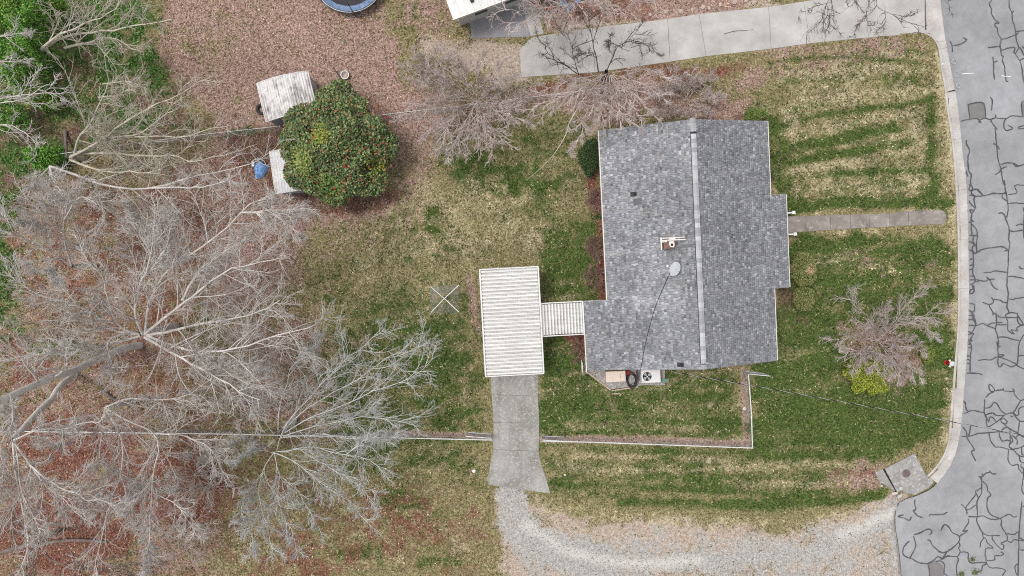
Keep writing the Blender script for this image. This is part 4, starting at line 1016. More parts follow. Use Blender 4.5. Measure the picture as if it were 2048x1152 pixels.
while k < 900:
    q = RNG.uniform(BX.min(0), BX.max(0))
    if sd_poly(np.array([q[0]]), np.array([q[1]]), BX)[0] > -.04: continue
    r = RNG.uniform(.025, .055); n0 = len(V); a0 = RNG.uniform(0, 6.28)
    ring = [(q[0] + r * math.cos(a0 + j * 1.2566) * RNG.uniform(.7, 1.2), q[1] + r * math.sin(a0 + j * 1.2566) * RNG.uniform(.7, 1.2), .03) for j in range(5)]
    V += ring + [(q[0], q[1], .03 + r * .8)]; F += [(n0 + j, n0 + (j + 1) % 5, n0 + 5) for j in range(5)]
    g = RNG.uniform(120, 225); Cc += [lin((g, g - 4, g - 8)) * ALB] * 6; k += 1
M['stone'] = attr_mat('small_stones', .9, .2, .15, 30)
setp(link('pebbles', np_mesh('pebbles', np.array(V) - np.array(pb.location), np.array(F), M['stone'], np.array(Cc)), pb), kind='stuff')
M['timber'] = mottled('edging_timber', C(176, 150, 132), C(206, 190, 176), 2, C(132, 96, 80), 16, .9, .2, amt=.2)
for a, b, lab in (((1170, 741), (1221, 780), 'weathered timber edging on the slanting side of the pebble bed'), ((1223, 781), (1276, 773), 'pale timber edging along the bottom of the pebble bed'), ((1224, 787.5), (1240, 786.5), 'short grey plank lying in the grass below the pebble bed')):
    A_, B_ = U(*a), U(*b); d = (B_ - A_) / np.linalg.norm(B_ - A_); nn = np.array((-d[1], d[0], 0)) * .045
    t = thing('edging_board', A_, lab, 'board')
    mb = MB(); mb.prism([(A_ + nn)[:2], (B_ + nn)[:2], (B_ - nn)[:2], (A_ - nn)[:2]], -.03, .09); mb.build('board', M['timber'], t)
ac = local_thing('air_conditioner', 1302, 752, 'white outdoor air conditioner with a round black fan grille under the gable eave', 'air conditioner', .85)
mb = MB(); mb.box((-.62, -.44, .1), (.62, .44, .85)); part(ac, 'cabinet', mb, M['white_metal'], bevel=.02)
mb = MB(); mb.box((-.68, -.52, -.02), (.68, .48, .099)); part(ac, 'plinth', mb, M['concrete'])
mb = MB(); mb.lathe([(.29, 0), (.29, .006), (.001, .006)], (-.25, -.02, .852), 28); fw = part(ac, 'fan_well', mb, M['black'])
M['fan'] = plain('fan_blade', C(176, 178, 182), .5, .4)
for j in range(4):
    q = j * math.pi / 2 + .7; mb = MB(); mb.prism([(-.25 + math.cos(q + e) * r, -.02 + math.sin(q + e) * r) for e, r in ((-.2, .06), (-.52, .2), (-.34, .265), (.2, .265), (.42, .2), (.25, .06))], .8595, .874)
    part(ac, 'fan_blade', mb, M['fan'], fw)
mb = MB(); mb.lathe([(.05, 0), (.05, .03), (.03, .04), (.001, .04)], (-.25, -.02, .8755), 14); part(ac, 'fan_hub', mb, M['white_paint'], fw)
for j in range(3):
    r = .1 + .085 * j; mb = MB(); mb.tube([(-.25 + r * math.cos(t), -.02 + r * math.sin(t), .885) for t in np.linspace(0, 2 * math.pi, 25)], .004, 4, False); part(ac, 'guard_ring', mb, M['cable'], fw)
ub = local_thing('utility_cabinet', 1231.5, 753, 'beige flat-topped utility cabinet on the pebble bed under the gable eave', 'cabinet', .8)
M['beige'] = plain('beige_enamel', C(226, 206, 190), .5, .4, var=.05)
mb = MB(); mb.box((-.6, -.32, .05), (.6, .32, .76)); part(ub, 'cabinet', mb, M['beige'])
mb = MB(); mb.box((-.64, -.35, .762), (.64, .35, .82)); part(ub, 'lid', mb, M['beige'], bevel=.015)
mb = MB(); mb.box((.27, -.12, .822), (.3, .16, .832)); part(ub, 'slot', mb, M['patch'])
hose = local_thing('hose_coil', 1262, 757, 'coil of dark hose hanging between the beige cabinet and the air conditioner', 'hose')
for j in range(9):
    r1, r2 = .34 + .035 * (j % 4), .4 + .03 * (j % 5); ph = RNG.uniform(0, 6)
    mb = MB(); mb.tube([(r1 * math.cos(t) * .75 + .02 * math.sin(3 * t + ph), r2 * math.sin(t) + .02 * math.cos(2 * t + ph) - .02 * j, .07 + .028 * j + .02 * math.sin(2 * t + ph)) for t in np.linspace(0, 2 * math.pi, 25)], .019, 6, False); part(hose, 'loop', mb, M['dark'])
lines = local_thing('pipe_bundle', 1274, 752, 'dark insulated pipes running along the left side of the air conditioner', 'pipes')
for j in range(4):
    mb = MB(); mb.tube([(-.12 + .09 * j, .45, .5), (-.1 + .085 * j, .2, .45), (-.08 + .09 * j, -.1, .25), (-.12 + .07 * j, -.35, .06), (-.16 + .07 * j, -.5, .05)], .028, 6); part(lines, 'pipe', mb, M['dark'] if j != 2 else M['patch'])
rb = local_thing('red_bag', 1255.5, 745, 'crumpled red bag on the pebbles between the cabinet and the hose coil', 'bag')
M['red_bag'] = plain('red_bag', C(150, 66, 50), .7, .3, var=.25)
mb = MB(); mb.prism([(-.15, -.16), (.1, -.2), (.2, -.02), (.12, .18), (-.12, .2), (-.2, .04)], 0.0, [.2, .16, .22, .3, .24, .28]); part(rb, 'sack', mb, M['red_bag'], bevel=.04)
mb = MB(); mb.prism([(-.05, .02), (.06, .0), (.08, .1), (-.03, .12)], .2, .34); part(rb, 'neck', mb, M['red_bag'], bevel=.02)
gb = local_thing('valve_box', 1330.5, 761, 'small flat green box in the grass right of the air conditioner', 'box', .15)
M['greenbox'] = plain('green_plastic', C(112, 138, 122), .6, .3)
mb = MB(); mb.box((-.24, -.11, -.02), (.24, .11, .15)); part(gb, 'body', mb, M['greenbox'])
mb = MB(); mb.box((-.26, -.13, .151), (.26, .13, .18)); part(gb, 'lid', mb, M['greenbox'], bevel=.01)
tr = local_thing('trellis', 1167, 733, 'narrow white trellis leaning at the lower left corner of the house', 'trellis', 1.0)
for x in (-.1, .16):
    mb = MB(); mb.tube([(x + .1, .4, .02), (x, .3, 1.2), (x - .02, .28, 1.4)], .022, 6); part(tr, 'upright', mb, M['white_paint'])
    mb = MB(); mb.tube([(x + .1, -.4, .02), (x + .02, -.42, 1.2), (x, -.42, 1.4)], .022, 6); part(tr, 'upright', mb, M['white_paint'])
for z in (.4, .9, 1.35):
    for x in (-.1, .16):
        mb = MB(); mb.tube([(x + .05 - z * .03, .34, z), (x + .05 - z * .03, -.42, z)], .016, 6); part(tr, 'crosspiece', mb, M['white_paint'])

# ------------------------------------------------------------------ rotary clothes dryer
c = U(888.5, 597, 1.85)
dry = thing('clothes_dryer', (c[0], c[1], 0), 'square rotary clothes dryer with white cross arms on the lawn left of the carport', 'clothes dryer')
mb = MB(); mb.tube([(0, 0, -.1), (0, 0, 1.85)], .025, 8); part(dry, 'pole', mb, M['galv'])
tips = [U(x, y, 1.9) - c for x, y in ((861, 573), (918, 570), (918, 624), (862, 625))]
for tp in tips:
    mb = MB(); mb.tube([(0, 0, 1.8), (tp[0], tp[1], 1.95)], .026, 6); part(dry, 'arm', mb, M['white_paint'])
    mb = MB(); mb.tube([(0, 0, 1.3), (tp[0] * .4, tp[1] * .4, 1.85)], .01, 5); part(dry, 'strut', mb, M['galv'])
for j in range(11):
    f = .4 + .06 * j
    mb = MB(); mb.tube([(tp[0] * f, tp[1] * f, 1.8 + .15 * f) for tp in tips + tips[:1]], .009, 4, False); part(dry, 'line', mb, M['wire'])

# ------------------------------------------------------------------ hydrant
c = U(1893, 725)
hy = thing('fire_hydrant', (c[0], c[1], 0), 'red and white fire hydrant on the grass beside the kerb', 'hydrant')
M['hyd_red'] = plain('hydrant_red', C(176, 24, 34), .5, .4)
M['hyd_teal'] = plain('hydrant_bonnet', C(196, 210, 208), .5, .4)
mb = MB(); mb.lathe([(.17, -.05), (.17, .05), (.12, .06), (.11, .5), (.13, .52), (.13, .56)], (0, 0, 0), 18); part(hy, 'barrel', mb, M['hyd_red'], smooth=False)
mb = MB(); mb.lathe([(.17, .562), (.17, .6), (.15, .62), (.12, .7), (.06, .75), (.001, .76)], (0, 0, 0), 18); bn = part(hy, 'bonnet', mb, M['white_paint'], smooth=True)
mb = MB(); mb.lathe([(.085, .74), (.07, .765), (.03, .775), (.03, .83), (.001, .835)], (0, 0, 0), 12); part(hy, 'operating_nut', mb, M['hyd_teal'], bn)
for q in (1.9, -1.9):
    mb = MB(); mb.tube([(.08 * math.cos(q), .08 * math.sin(q), .44), (.21 * math.cos(q), .21 * math.sin(q), .44)], .055, 10).tube([(.205 * math.cos(q), .205 * math.sin(q), .44), (.26 * math.cos(q), .26 * math.sin(q), .44)], .07, 8); part(hy, 'outlet_cap', mb, M['white_paint'])
mb = MB(); mb.tube([(.08, 0, .36), (.2, 0, .36)], .075, 10).tube([(.2, 0, .36), (.25, 0, .36)], .09, 8); part(hy, 'pumper_cap', mb, M['white_paint'])

# ------------------------------------------------------------------ storm drain inlet
q = [(1768.6, 936.8), (1827.8, 906.2), (1851.7, 952), (1793.5, 984.5)]
c = U(1811, 946)
di = thing('storm_drain', (c[0], c[1], 0), 'square concrete storm drain inlet with a round manhole lid by the kerb', 'storm drain')
mb = MB(); mb.prism([U(x, y)[:2] for x, y in q], -.35, .10); mb.build('cover_slab', M['drain_concrete'], di, bevel=.02)
mb = MB(); mb.prism([U(x, y)[:2] for x, y in ((1858, 948), (1868.5, 964.5), (1860, 975), (1832, 990.5), (1812, 987), (1803, 980))], -.3, -.06); mb.build('apron', M['drain_concrete'], di, bevel=.02)
ring_ = MB(); ring_.lathe([(.31, .101), (.31, .108), (.285, .108), (.285, .101)], (c[0], c[1], 0), 32); ring_.build('manhole_frame', M['concrete'], di)
M['iron'] = mottled('cast_iron', C(104, 88, 84), C(122, 106, 102), 4, None, 30, .8, .4, amt=.15)
mb = MB(); mb.lathe([(.28, .101), (.28, .112), (.26, .114), (.001, .114)], (c[0], c[1], 0), 32); lid = mb.build('manhole_lid', M['iron'], di)
for j in range(5):
    mb = MB(); mb.box((c[0] - .17, c[1] - .16 + j * .08 - .01, .1145), (c[0] + .17, c[1] - .16 + j * .08 + .01, .12)); mb.build('rib', M['iron'], lid)
mb = MB(); mb.prism([U(x, y)[:2] for x, y in ((1750, 944), (1765, 938.5), (1790, 982), (1781, 977), (1757, 962))], -.2, .04); mb.build('side_throat', M['drain_concrete'], di, bevel=.01)
mb = MB(); mb.prism([U(x, y)[:2] for x, y in ((1765.5, 938), (1768.2, 936.9), (1793, 984), (1790.5, 984))], -.3, .018); mb.build('throat_gap', M['black'], di)
for (x, y, w, h, a, lab) in ((1788.5, 986, .38, .17, .12, 'pale broken concrete block at the lower corner of the storm drain'), (1798, 991.5, .34, .2, .5, 'broken concrete lump nearest the road below the storm drain'), (1799, 975, .26, .2, .3, 'tan rock lying on the lower corner of the drain slab'), (1822, 970, .16, .12, .9, 'small white stone on the front edge of the drain slab'), (1762, 971, .16, .12, .2, 'small pale stone in the leaves left of the storm drain')):
    cc_ = U(x, y); zb = .1 if x in (1799, 1822) else 0
    t = thing('rubble', (cc_[0], cc_[1], zb), lab, 'stone', rz=a)
    mb = MB(); mb.prism([(-w / 2, -h / 2), (w * .1, -h * .6), (w / 2, -h * .4), (w * .55, h * .3), (w * .1, h / 2), (-w * .45, h * .45)], -.03, [.08, .1, .07, .1, .12, .09]); part(t, 'block', mb, M['rock'] if 'rock' in M and x == 1799 else M['kerb'], bevel=.02)

# ------------------------------------------------------------------ overhead service line
A_, B_ = U(1345, 744, 3.5), U(2230, 905, 7.6)
L = np.linalg.norm(B_ - A_); ts = np.linspace(0, 1, 420)
P = A_[None] + (B_ - A_)[None] * ts[:, None]; P[:, 2] -= 4 * .55 * ts * (1 - ts)
sl_ = thing('service_line', A_, 'twisted overhead power line from the gable across the front lawn and road', 'power line')
for j, (m_, r) in enumerate((('pale', .013), ('cable', .013), ('cable', .013))):
    ph = 2 * math.pi * j / 3 + 2 * math.pi * ts * L / 1.1
    Q = P + np.stack([-.18 * np.cos(ph) * .14, np.cos(ph) * .02, np.sin(ph) * .02], 1)
    mb = MB(); mb.tube(Q, r, 4); mb.build('strand', M[m_], sl_)

# ------------------------------------------------------------------ sheds, tyre, tarpaulin, trampoline, yard bits
def shed_axes(px, py, z, ang): 
    c = U(px, py, z); return (c[0], c[1]), math.radians(ang)
M['old_metal'] = None
om, nt, bs = new_mat('streaked_shed_roof', .7, .3)
oc = objco(nt); mp = nt.nodes.new('ShaderNodeMapping'); mp.inputs['Scale'].default_value = (7, .55, 1); nt.links.new(oc, mp.inputs[0])
n1 = tnoise(nt, mp.outputs[0], 1.4, 5, .7); n2 = tnoise(nt, oc, 1.1, 3, .6)
mask = math_n(nt, 'MULTIPLY', n1, math_n(nt, 'MULTIPLY', n2, 2.0))
cc_ = ramp(nt, mask, [(.42, C(230, 226, 222)), (.62, C(176, 170, 167)), (.82, C(112, 107, 106))])
nt.links.new(cc_, bs.inputs['Base Color']); M['old_metal'] = om
M['shed_white'] = mottled('shed_white_metal', C(224, 222, 220), C(242, 240, 238), 1.2, C(196, 192, 186), 9, .6, .3, amt=.1)
M['shed_wall'] = mottled('shed_wall_metal', C(168, 170, 174), C(190, 192, 196), 1, None, 9, .6, .3, amt=.1)
def shed(name, label, corner_px, zr_, zw, ribs, mat, rise):
    """corner_px: the four eave corners seen from above (tl, tr, br, bl); ridge runs tl->bl"""
    Q = [U(x, y, zw) for x, y in corner_px]
    c = np.mean(Q, axis=0)
    ax = (Q[0] + Q[1] - Q[2] - Q[3]) / 2; ay_len = np.linalg.norm(ax[:2]); ax = ax / ay_len
    ang = math.atan2(-ax[0], ax[1])
    wid = np.linalg.norm(((Q[1] + Q[2]) - (Q[0] + Q[3]))[:2]) / 2
    t = thing(name, (c[0], c[1], 0), label, 'shed', rz=ang)
    hx, hy = wid / 2, ay_len / 2
    prof = [(-hx, zw), (-hx * .38, zw + rise * .82), (0, zw + rise), (hx * .42, zw + rise * .86), (hx * .8, zw + rise * .45), (hx, zw)]
    step = 2 * hx / ribs
    for i in range(ribs):
        x0, x1 = -hx + step * i, -hx + step * (i + 1)
        zf = lambda x: float(np.interp(x, [p[0] for p in prof], [p[1] for p in prof]))
        mb = MB(); sec = [(x0, zf(x0)), (x0 + step * .3, zf(x0 + step * .3) + .028), (x0 + step * .6, zf(x0 + step * .6) + .028), (x0 + step * .82, zf(x0 + step * .82)), (x1 - .002, zf(x1))]
        V = [(x, s * hy, z) for s in (-1, 1) for x, z in sec] + [(x, s * hy, z - .015) for s in (-1, 1) for x, z in sec]
        n = 5; F = []
        for k in range(n - 1): F += [(k, k + 1, n + k + 1, n + k), (2 * n + k, 3 * n + k, 3 * n + k + 1, 2 * n + k + 1), (k, 2 * n + k, 2 * n + k + 1, k + 1), (n + k, n + k + 1, 3 * n + k + 1, 3 * n + k)]
        mb.add(V, F); part(t, 'roof_sheet', mb, mat)
    for s in (-1, 1):
        mb = MB(); mb.tube([(x, s * (hy + .012), z + .01) for x, z in prof], .03, 5); part(t, 'roof_edge', mb, M['shed_white'])
        mb = MB(); mb.tube([(s * (hx + .02), -hy, zw - .01), (s * (hx + .02), hy, zw - .01)], .03, 5); part(t, 'roof_edge', mb, M['shed_white'])
    wx, wy = hx - .08, hy - .12
    for s in (-1, 1):
        mb = MB(); q = [(-wx, -.02), (wx, -.02), (wx, zw - .02), (hx * .42, zw + rise * .86 - .06), (0, zw + rise - .06), (-hx * .38, zw + rise * .82 - .06), (-wx, zw - .02)]
        V = [(x, s * wy, z) for x, z in q] + [(x, s * (wy - .03), z) for x, z in q]; n = len(q)
        mb.add(V, [tuple(range(n)) if s < 0 else tuple(range(n - 1, -1, -1)), tuple(range(2 * n - 1, n - 1, -1)) if s < 0 else tuple(range(n, 2 * n))] + [(i, (i + 1) % n, n + (i + 1) % n, n + i)[::(1 if s > 0 else -1)] for i in range(n)])
        part(t, 'end_wall', mb, M['shed_wall'])
        mb = MB(); mb.box((min(s * wx, s * (wx - .03)), -wy + .031, -.02), (max(s * wx, s * (wx - .03)), wy - .031, zw - .02)); part(t, 'side_wall', mb, M['shed_wall'])
    mb = MB(); mb.box((-.6, -wy - .035, 0), (-.02, -wy - .002, zw - .15)); part(t, 'door', mb, M['shed_wall'])
    mb = MB(); mb.box((.02, -wy - .035, 0), (.6, -wy - .002, zw - .15)); part(t, 'door', mb, M['shed_wall'])
    return t, ang
s1, a1 = shed('garden_shed', 'garden shed with a streaked ribbed metal roof behind the flowering bush', [(512, 158), (617, 152), (634, 222), (532, 241)], 2.4, 2.0, 20, M['old_metal'], .34)
s2, a2 = shed('small_shed', 'smaller white metal shed half hidden under the left edge of the flowering bush', [(540, 302), (630, 293), (644, 377), (550, 386)], 1.9, 1.7, 16, M['shed_white'], .22)
c = U(524, 219)
ty = thing('old_tyre', (c[0], c[1], 0), 'old black tyre lying against the left wall of the streaked shed', 'tyre')
mb = MB(); mb.lathe([(.19, .02), (.24, .0), (.33, .0), (.37, .05), (.37, .16), (.33, .2), (.24, .2), (.19, .17)], (0, 0, 0), 26); 
mb.f = mb.f[:-2]; mb.f += [(7 * 26 + k, 7 * 26 + (k + 1) % 26, (k + 1) % 26, k) for k in range(26)]
part(ty, 'tread', mb, M['dark'], smooth=True)
# blue tarpaulin heaped on a white frame
c = U(522, 340)
tp = thing('blue_tarpaulin', (c[0], c[1], 0), 'crumpled blue tarpaulin heaped beside the smaller shed', 'tarpaulin')
n = 26; V, F = [], []
for i in range(n):
    for j in range(n):
        x, y = (i / (n - 1) - .5) * 2, (j / (n - 1) - .5) * 2
        r = math.hypot(x, y); th_ = math.atan2(y, x); k = 1 / max(1, r / (1 + .16 * math.sin(3 * th_ + 1) + .1 * math.sin(5 * th_)))
        x *= k; y *= k; r = min(r, 1)
        z = max(.01, .42 * (1 - r ** 2.5) + .2 * (float(fbm(np.array(x * 40 + 9), np.array(y * 40), 16, 3)) - .5) * (1.1 - r))
        V.append((x * .46 + y * .06, y * .56, z))
F = [(i * n + j, (i + 1) * n + j, (i + 1) * n + j + 1, i * n + j + 1) for i in range(n - 1) for j in range(n - 1)]
M['tarp'] = mottled('blue_tarp', C(104, 158, 226), C(160, 200, 246), 3, C(78, 128, 200), 14, .4, .4, amt=.2, bmp=.2)
part(tp, 'sheet', MB().add(V, F), M['tarp'])
c = U(519, 324)
fr = thing('plastic_hoop', (c[0], c[1], 0), 'white plastic frame sticking out above the blue tarpaulin', 'hoop')
mb = MB(); mb.tube([(-.38, -.3, .02), (-.38, .02, .2), (-.2, .14, .26), (.1, .16, .26), (.36, .06, .2), (.44, -.16, .05)], .03, 6); part(fr, 'hoop', mb, M['white_paint'])
mb = MB(); mb.box((-.46, -.32, 0), (-.3, .04, .18)); part(fr, 'foot', mb, M['white_paint'], bevel=.02)
# trampoline (mostly past the top of the frame)
c = U(697, -49, .85)
tm = thing('trampoline', (c[0], c[1], 0), 'round trampoline with a blue padded rim and dark mat at the top edge', 'trampoline')
R_ = 2.27
mb = MB(); mb.lathe([(R_ - .36, .86), (R_ - .34, .89), (R_ - .02, .89), (R_, .86), (R_, .82), (R_ - .3, .82)], (0, 0, 0), 64); mb.f = mb.f[:-2]
M['pad'] = mottled('blue_pad', C(70, 96, 130), C(124, 150, 184), 1.4, C(46, 66, 98), 6, .5, .3, amt=.15)
part(tm, 'padded_rim', mb, M['pad'])
mb = MB(); mb.lathe([(R_ - .37, .83), (R_ - .37, .838), (.01, .80)], (0, 0, 0), 64); part(tm, 'mat', mb, mottled('trampoline_mat', C(56, 54, 56), C(70, 68, 68), 2, None, 20, .8, .2))
mb = MB(); mb.tube([(math.cos(t) * (R_ + .02), math.sin(t) * (R_ + .02), .80) for t in np.linspace(0, 2 * math.pi, 65)], .025, 6, False); part(tm, 'frame', mb, M['galv'])
for k in range(6):
    q = -math.pi / 2 + .12 + k * math.pi / 3
    mb = MB(); mb.tube([(math.cos(q) * (R_ + .06), math.sin(q) * (R_ + .06), 0), (math.cos(q) * (R_ + .06), math.sin(q) * (R_ + .06), 2.3)], .026, 6); part(tm, 'net_pole', mb, M['black'])
    mb = MB(); mb.tube([(math.cos(q - .2) * (R_), math.sin(q - .2) * (R_), .78), (math.cos(q - .2) * (R_ + .05), math.sin(q - .2) * (R_ + .05), .02), (math.cos(q + .2) * (R_ + .05), math.sin(q + .2) * (R_ + .05), .02), (math.cos(q + .2) * R_, math.sin(q + .2) * R_, .78)], .022, 6); part(tm, 'leg', mb, M['galv'])
# basket ring and boards
c = U(691.5, 152)
bk = thing('bucket', (c[0], c[1], 0), 'open white bucket in the leaves above the flowering bush', 'bucket')
mb = MB(); mb.lathe([(.2, 0), (.25, .25), (.275, .26), (.275, .28), (.24, .28), (.19, .04), (.001, .04)], (0, 0, 0), 26); part(bk, 'body', mb, M['white_paint'])
mb = MB(); mb.lathe([(.18, .045), (.12, .075), (.001, .09)], (0, 0, 0), 12); part(bk, 'leaves_inside', mb, M['timber'])
for a, b, w, lab in (((666, 135), (694, 173), .14, 'long dark plank lying beside the white bucket'), ((680, 158), (687, 178), .09, 'short dark plank crossing the long one beside the bucket')):
    A_, B_ = U(*a), U(*b); d = (B_ - A_) / np.linalg.norm(B_ - A_); nn = np.array((-d[1], d[0], 0)) * w / 2
    t = thing('plank', A_, lab, 'plank', 'dark planks by the bucket')
    mb = MB(); mb.prism([(A_ + nn * .4)[:2], (B_ + nn)[:2], (B_ - nn)[:2], (A_ - nn * .2)[:2]], -.01, .05 if w > .1 else .09); mb.build('board', M['black'], t)
# roof of the neighbouring house at the top edge
Q = [U(906, 38, 2.9), U(1008, 0, 2.9)]
d = (Q[1] - Q[0]); d /= np.linalg.norm(d); nrm = np.array((-d[1], d[0], 0))
nh = thing('neighbouring_house', (Q[0][0], Q[0][1], 0), 'corner of a neighbouring house with a plain white metal roof at the top edge', 'house', rz=math.atan2(d[1], d[0]))
mb = MB(); mb.prism([(0, 0), (9.0, 0), (9.0, 6.2), (0, 6.2)], [2.75, 2.75, 3.55, 3.55], [2.9, 2.9, 3.7, 3.7]); ro = part(nh, 'roof', mb, M['white_metal'])
for k in range(21):
    mb = MB(); x = .03 + k * .447; mb.prism([(x, .003), (x + .04, .003), (x + .04, 6.19), (x, 6.19)], [2.9, 2.9, 3.7, 3.7], [2.925, 2.925, 3.725, 3.725]); part(nh, 'roof_seam', mb, M['white_metal'], ro)
mb = MB(); mb.box((1.35, .5, 2.97), (1.55, .68, 3.15)); part(nh, 'roof_vent', mb, M['black'])
mb = MB(); mb.box((-.03, -.07, 2.72), (9.03, -.002, 2.93)); part(nh, 'gutter', mb, M['trim'])
mb = MB(); mb.box((.4, .45, 0), (8.6, 5.8, 2.8)); part(nh, 'wall', mb, M['siding'])
for x in (1.4, 3.4, 6.2):
    mb = MB(); mb.box((x, .41, .9), (x + 1, .448, 2.1)); wo = part(nh, 'window', mb, M['trim'])
    mb = MB(); mb.box((x + .08, .395, .98), (x + .92, .408, 2.02)); part(nh, 'pane', mb, M['glass'], wo)
# orange cord and blue clutter under the tree at the top edge
M['orange'] = plain('orange_hose', C(232, 104, 54), .5, .4); M['blue'] = plain('blue_plastic', C(110, 164, 214), .5, .4)
for k, (pts, lab) in enumerate((([(1064, 4), (1072, 9), (1085, 14), (1096, 16), (1111, 14)], 'upper strand of bright orange hose beside the narrow walk'), ([(1066, 8), (1078, 14), (1092, 17), (1104, 17)], 'lower strand of bright orange hose beside the narrow walk'))):
    P = [U(x, y) + (0, 0, .04) for x, y in pts]
    t = thing('orange_hose', P[0], lab, 'hose'); MB().tube(resample(P, 14), .05, 6).build('hose', M['orange'], t)
for (x, y, a, lab) in ((1125, 8, .3, 'blue plastic toy lying left of the others under the tree'), (1138, 16, 1.2, 'pale blue plastic toy lowest of those under the tree'), (1156, 2, .7, 'blue plastic toy nearest the top edge under the tree')):
    c = U(x, y); t = thing('plastic_toy', (c[0], c[1], 0), lab, 'toy', rz=a)
    mb = MB(); mb.prism([(-.3, -.1), (.25, -.14), (.34, .02), (.1, .12), (-.26, .1)], 0, [.1, .16, .12, .2, .14]); part(t, 'body', mb, M['blue'], bevel=.03)
    mb = MB(); mb.tube([(-.2, 0, .12), (-.1, .16, .3), (.12, .14, .3), (.2, 0, .14)], .03, 6); part(t, 'handle', mb, M['white_paint'])
# edging stones above the neighbouring driveway
M['rock'] = mottled('pale_rock', C(178, 158, 146), C(210, 194, 182), 3, None, 12, .9, .2, amt=.25)
ORD = ['second', 'third', 'fourth', 'fifth', 'sixth', 'seventh', 'eighth', 'ninth', 'tenth', 'leftmost', 'rightmost']
rk = [(1330, 24, .34), (1362, 24, .42), (1384, 20, .3), (1405, 15, .36), (1418, 17, .3), (1440, 9, .3), (1468, 4, .44), (1492, 2, .36), (1506, 6, .3), (1300, 30, .26), (1538, 1, .3)]
for i, (x, y, s) in enumerate(rk):
    c = U(x, y); t = thing('border_rock', (c[0], c[1], -.05), ORD[i] + ' pale border rock from the left along the upper edge of the neighbouring driveway', 'rock', 'rocks along the neighbouring driveway', rz=RNG.uniform(0, 6))
    mb = MB(); n = 8; a0 = [s * RNG.uniform(.75, 1.15) for _ in range(n)]
    V = [(a0[k] * math.cos(k * .785) * .55, a0[k] * math.sin(k * .785) * .4, 0) for k in range(n)] + [(a0[k] * math.cos(k * .785) * .48, a0[k] * math.sin(k * .785) * .36, s * .4) for k in range(n)] + [(0, 0, s * .52)]
    F = [(k, (k + 1) % n, n + (k + 1) % n, n + k) for k in range(n)] + [(n + k, n + (k + 1) % n, 2 * n) for k in range(n)]
    part(t, 'stone', mb.add(V, F), M['rock'])
# small litter on the grass
for (x, y, lab) in ((948, 941, 'crumpled white litter on the grass left of the driveway foot'), (1130, 949, 'tiny white litter on the grass right of the driveway foot'), (1884, 128, 'small white scrap on the kerb near the top')):
    c = U(x, y); t = thing('litter', (c[0], c[1], .02), lab, 'litter')
    mb = MB(); s = .13 if x == 948 else .07
    mb.prism([(-s, -s * .6), (s * .2, -s), (s, 0), (s * .3, s * .8), (-s * .7, s * .5)], 0, [.03, .08, .04, .1, .05]); part(t, 'scrap', mb, M['white_paint'])
# ------------------------------------------------------------------ bare trees
def bark(name, dark, light, fleck=None):
    return mottled(name, C(*dark), C(*light), 1.6, C(*fleck) if fleck else None, 9, .95, .1, amt=.22, bmp=.2)
M['bark_pale'] = bark('pale_bark', (200, 190, 183), (234, 227, 221), (210, 208, 197))
M['bark_grey'] = bark('grey_bark', (194, 193, 188), (230, 229, 224), (236, 235, 229))
M['bark_tan'] = bark('tan_bark', (186, 175, 157), (222, 213, 197), (196, 198, 172))
M['bark_pink'] = bark('pinkish_bark', (196, 177, 171), (232, 217, 210))
M['bark_brown'] = bark('brown_bark', (112, 98, 92), (150, 136, 128))
M['bark_dark'] = bark('dark_bark', (92, 80, 76), (126, 112, 106))
M['bark_shade'] = bark('trunk_bark', (220, 211, 205), (242, 235, 230), (232, 231, 222))
def norm(v): return v / (np.linalg.norm(v, axis=-1, keepdims=True) + 1e-9)
def grow(P0, D, Ln, R0, K, wander, up, rng, tip=.35):
    m = len(P0); P = np.zeros((m, K, 3)); P[:, 0] = P0; d = norm(D)
    st = (Ln / (K - 1))[:, None]
    w = rng.normal(0, 1, (m, 3))
    for k in range(1, K):
        w = .55 * w + .85 * rng.normal(0, 1, (m, 3))
        d = norm(d + wander * w + np.array((0, 0, up)))
        P[:, k] = P[:, k - 1] + d * st
    P[:, :, 2] = np.maximum(P[:, :, 2], .03)
    R = R0[:, None] * np.linspace(1, tip, K)[None]
    return P, R
def spawn(P, R, n, lf, ang, rng, tmin=.15, flat=.6, keep=None):
    m, K, _ = P.shape
    seg = np.linalg.norm(np.diff(P, axis=1), axis=2).sum(1)
    t = tmin + (1 - tmin) * (np.arange(n)[None] + rng.random((m, n))) / n
    x = t * (K - 1); i = np.minimum(x.astype(int), K - 2); f = (x - i)[..., None]
    r_ = np.arange(m)[:, None]
    p = P[r_, i] * (1 - f) + P[r_, i + 1] * f
    tan = norm(P[r_, i + 1] - P[r_, i])
    rad = R[r_, i]
    rv = rng.normal(0, 1, (m, n, 3)); rv[..., 2] *= flat
    perp = norm(rv - (rv * tan).sum(-1, keepdims=True) * tan)
    a = rng.normal(ang, .22, (m, n))[..., None]
    d = np.cos(a) * tan + np.sin(a) * perp
    L = seg[:, None] * lf * (1.05 - .6 * t) * rng.uniform(.55, 1.3, (m, n))
    q = (m * n,)
    return p.reshape(-1, 3), d.reshape(-1, 3), L.reshape(q), rad.reshape(q)
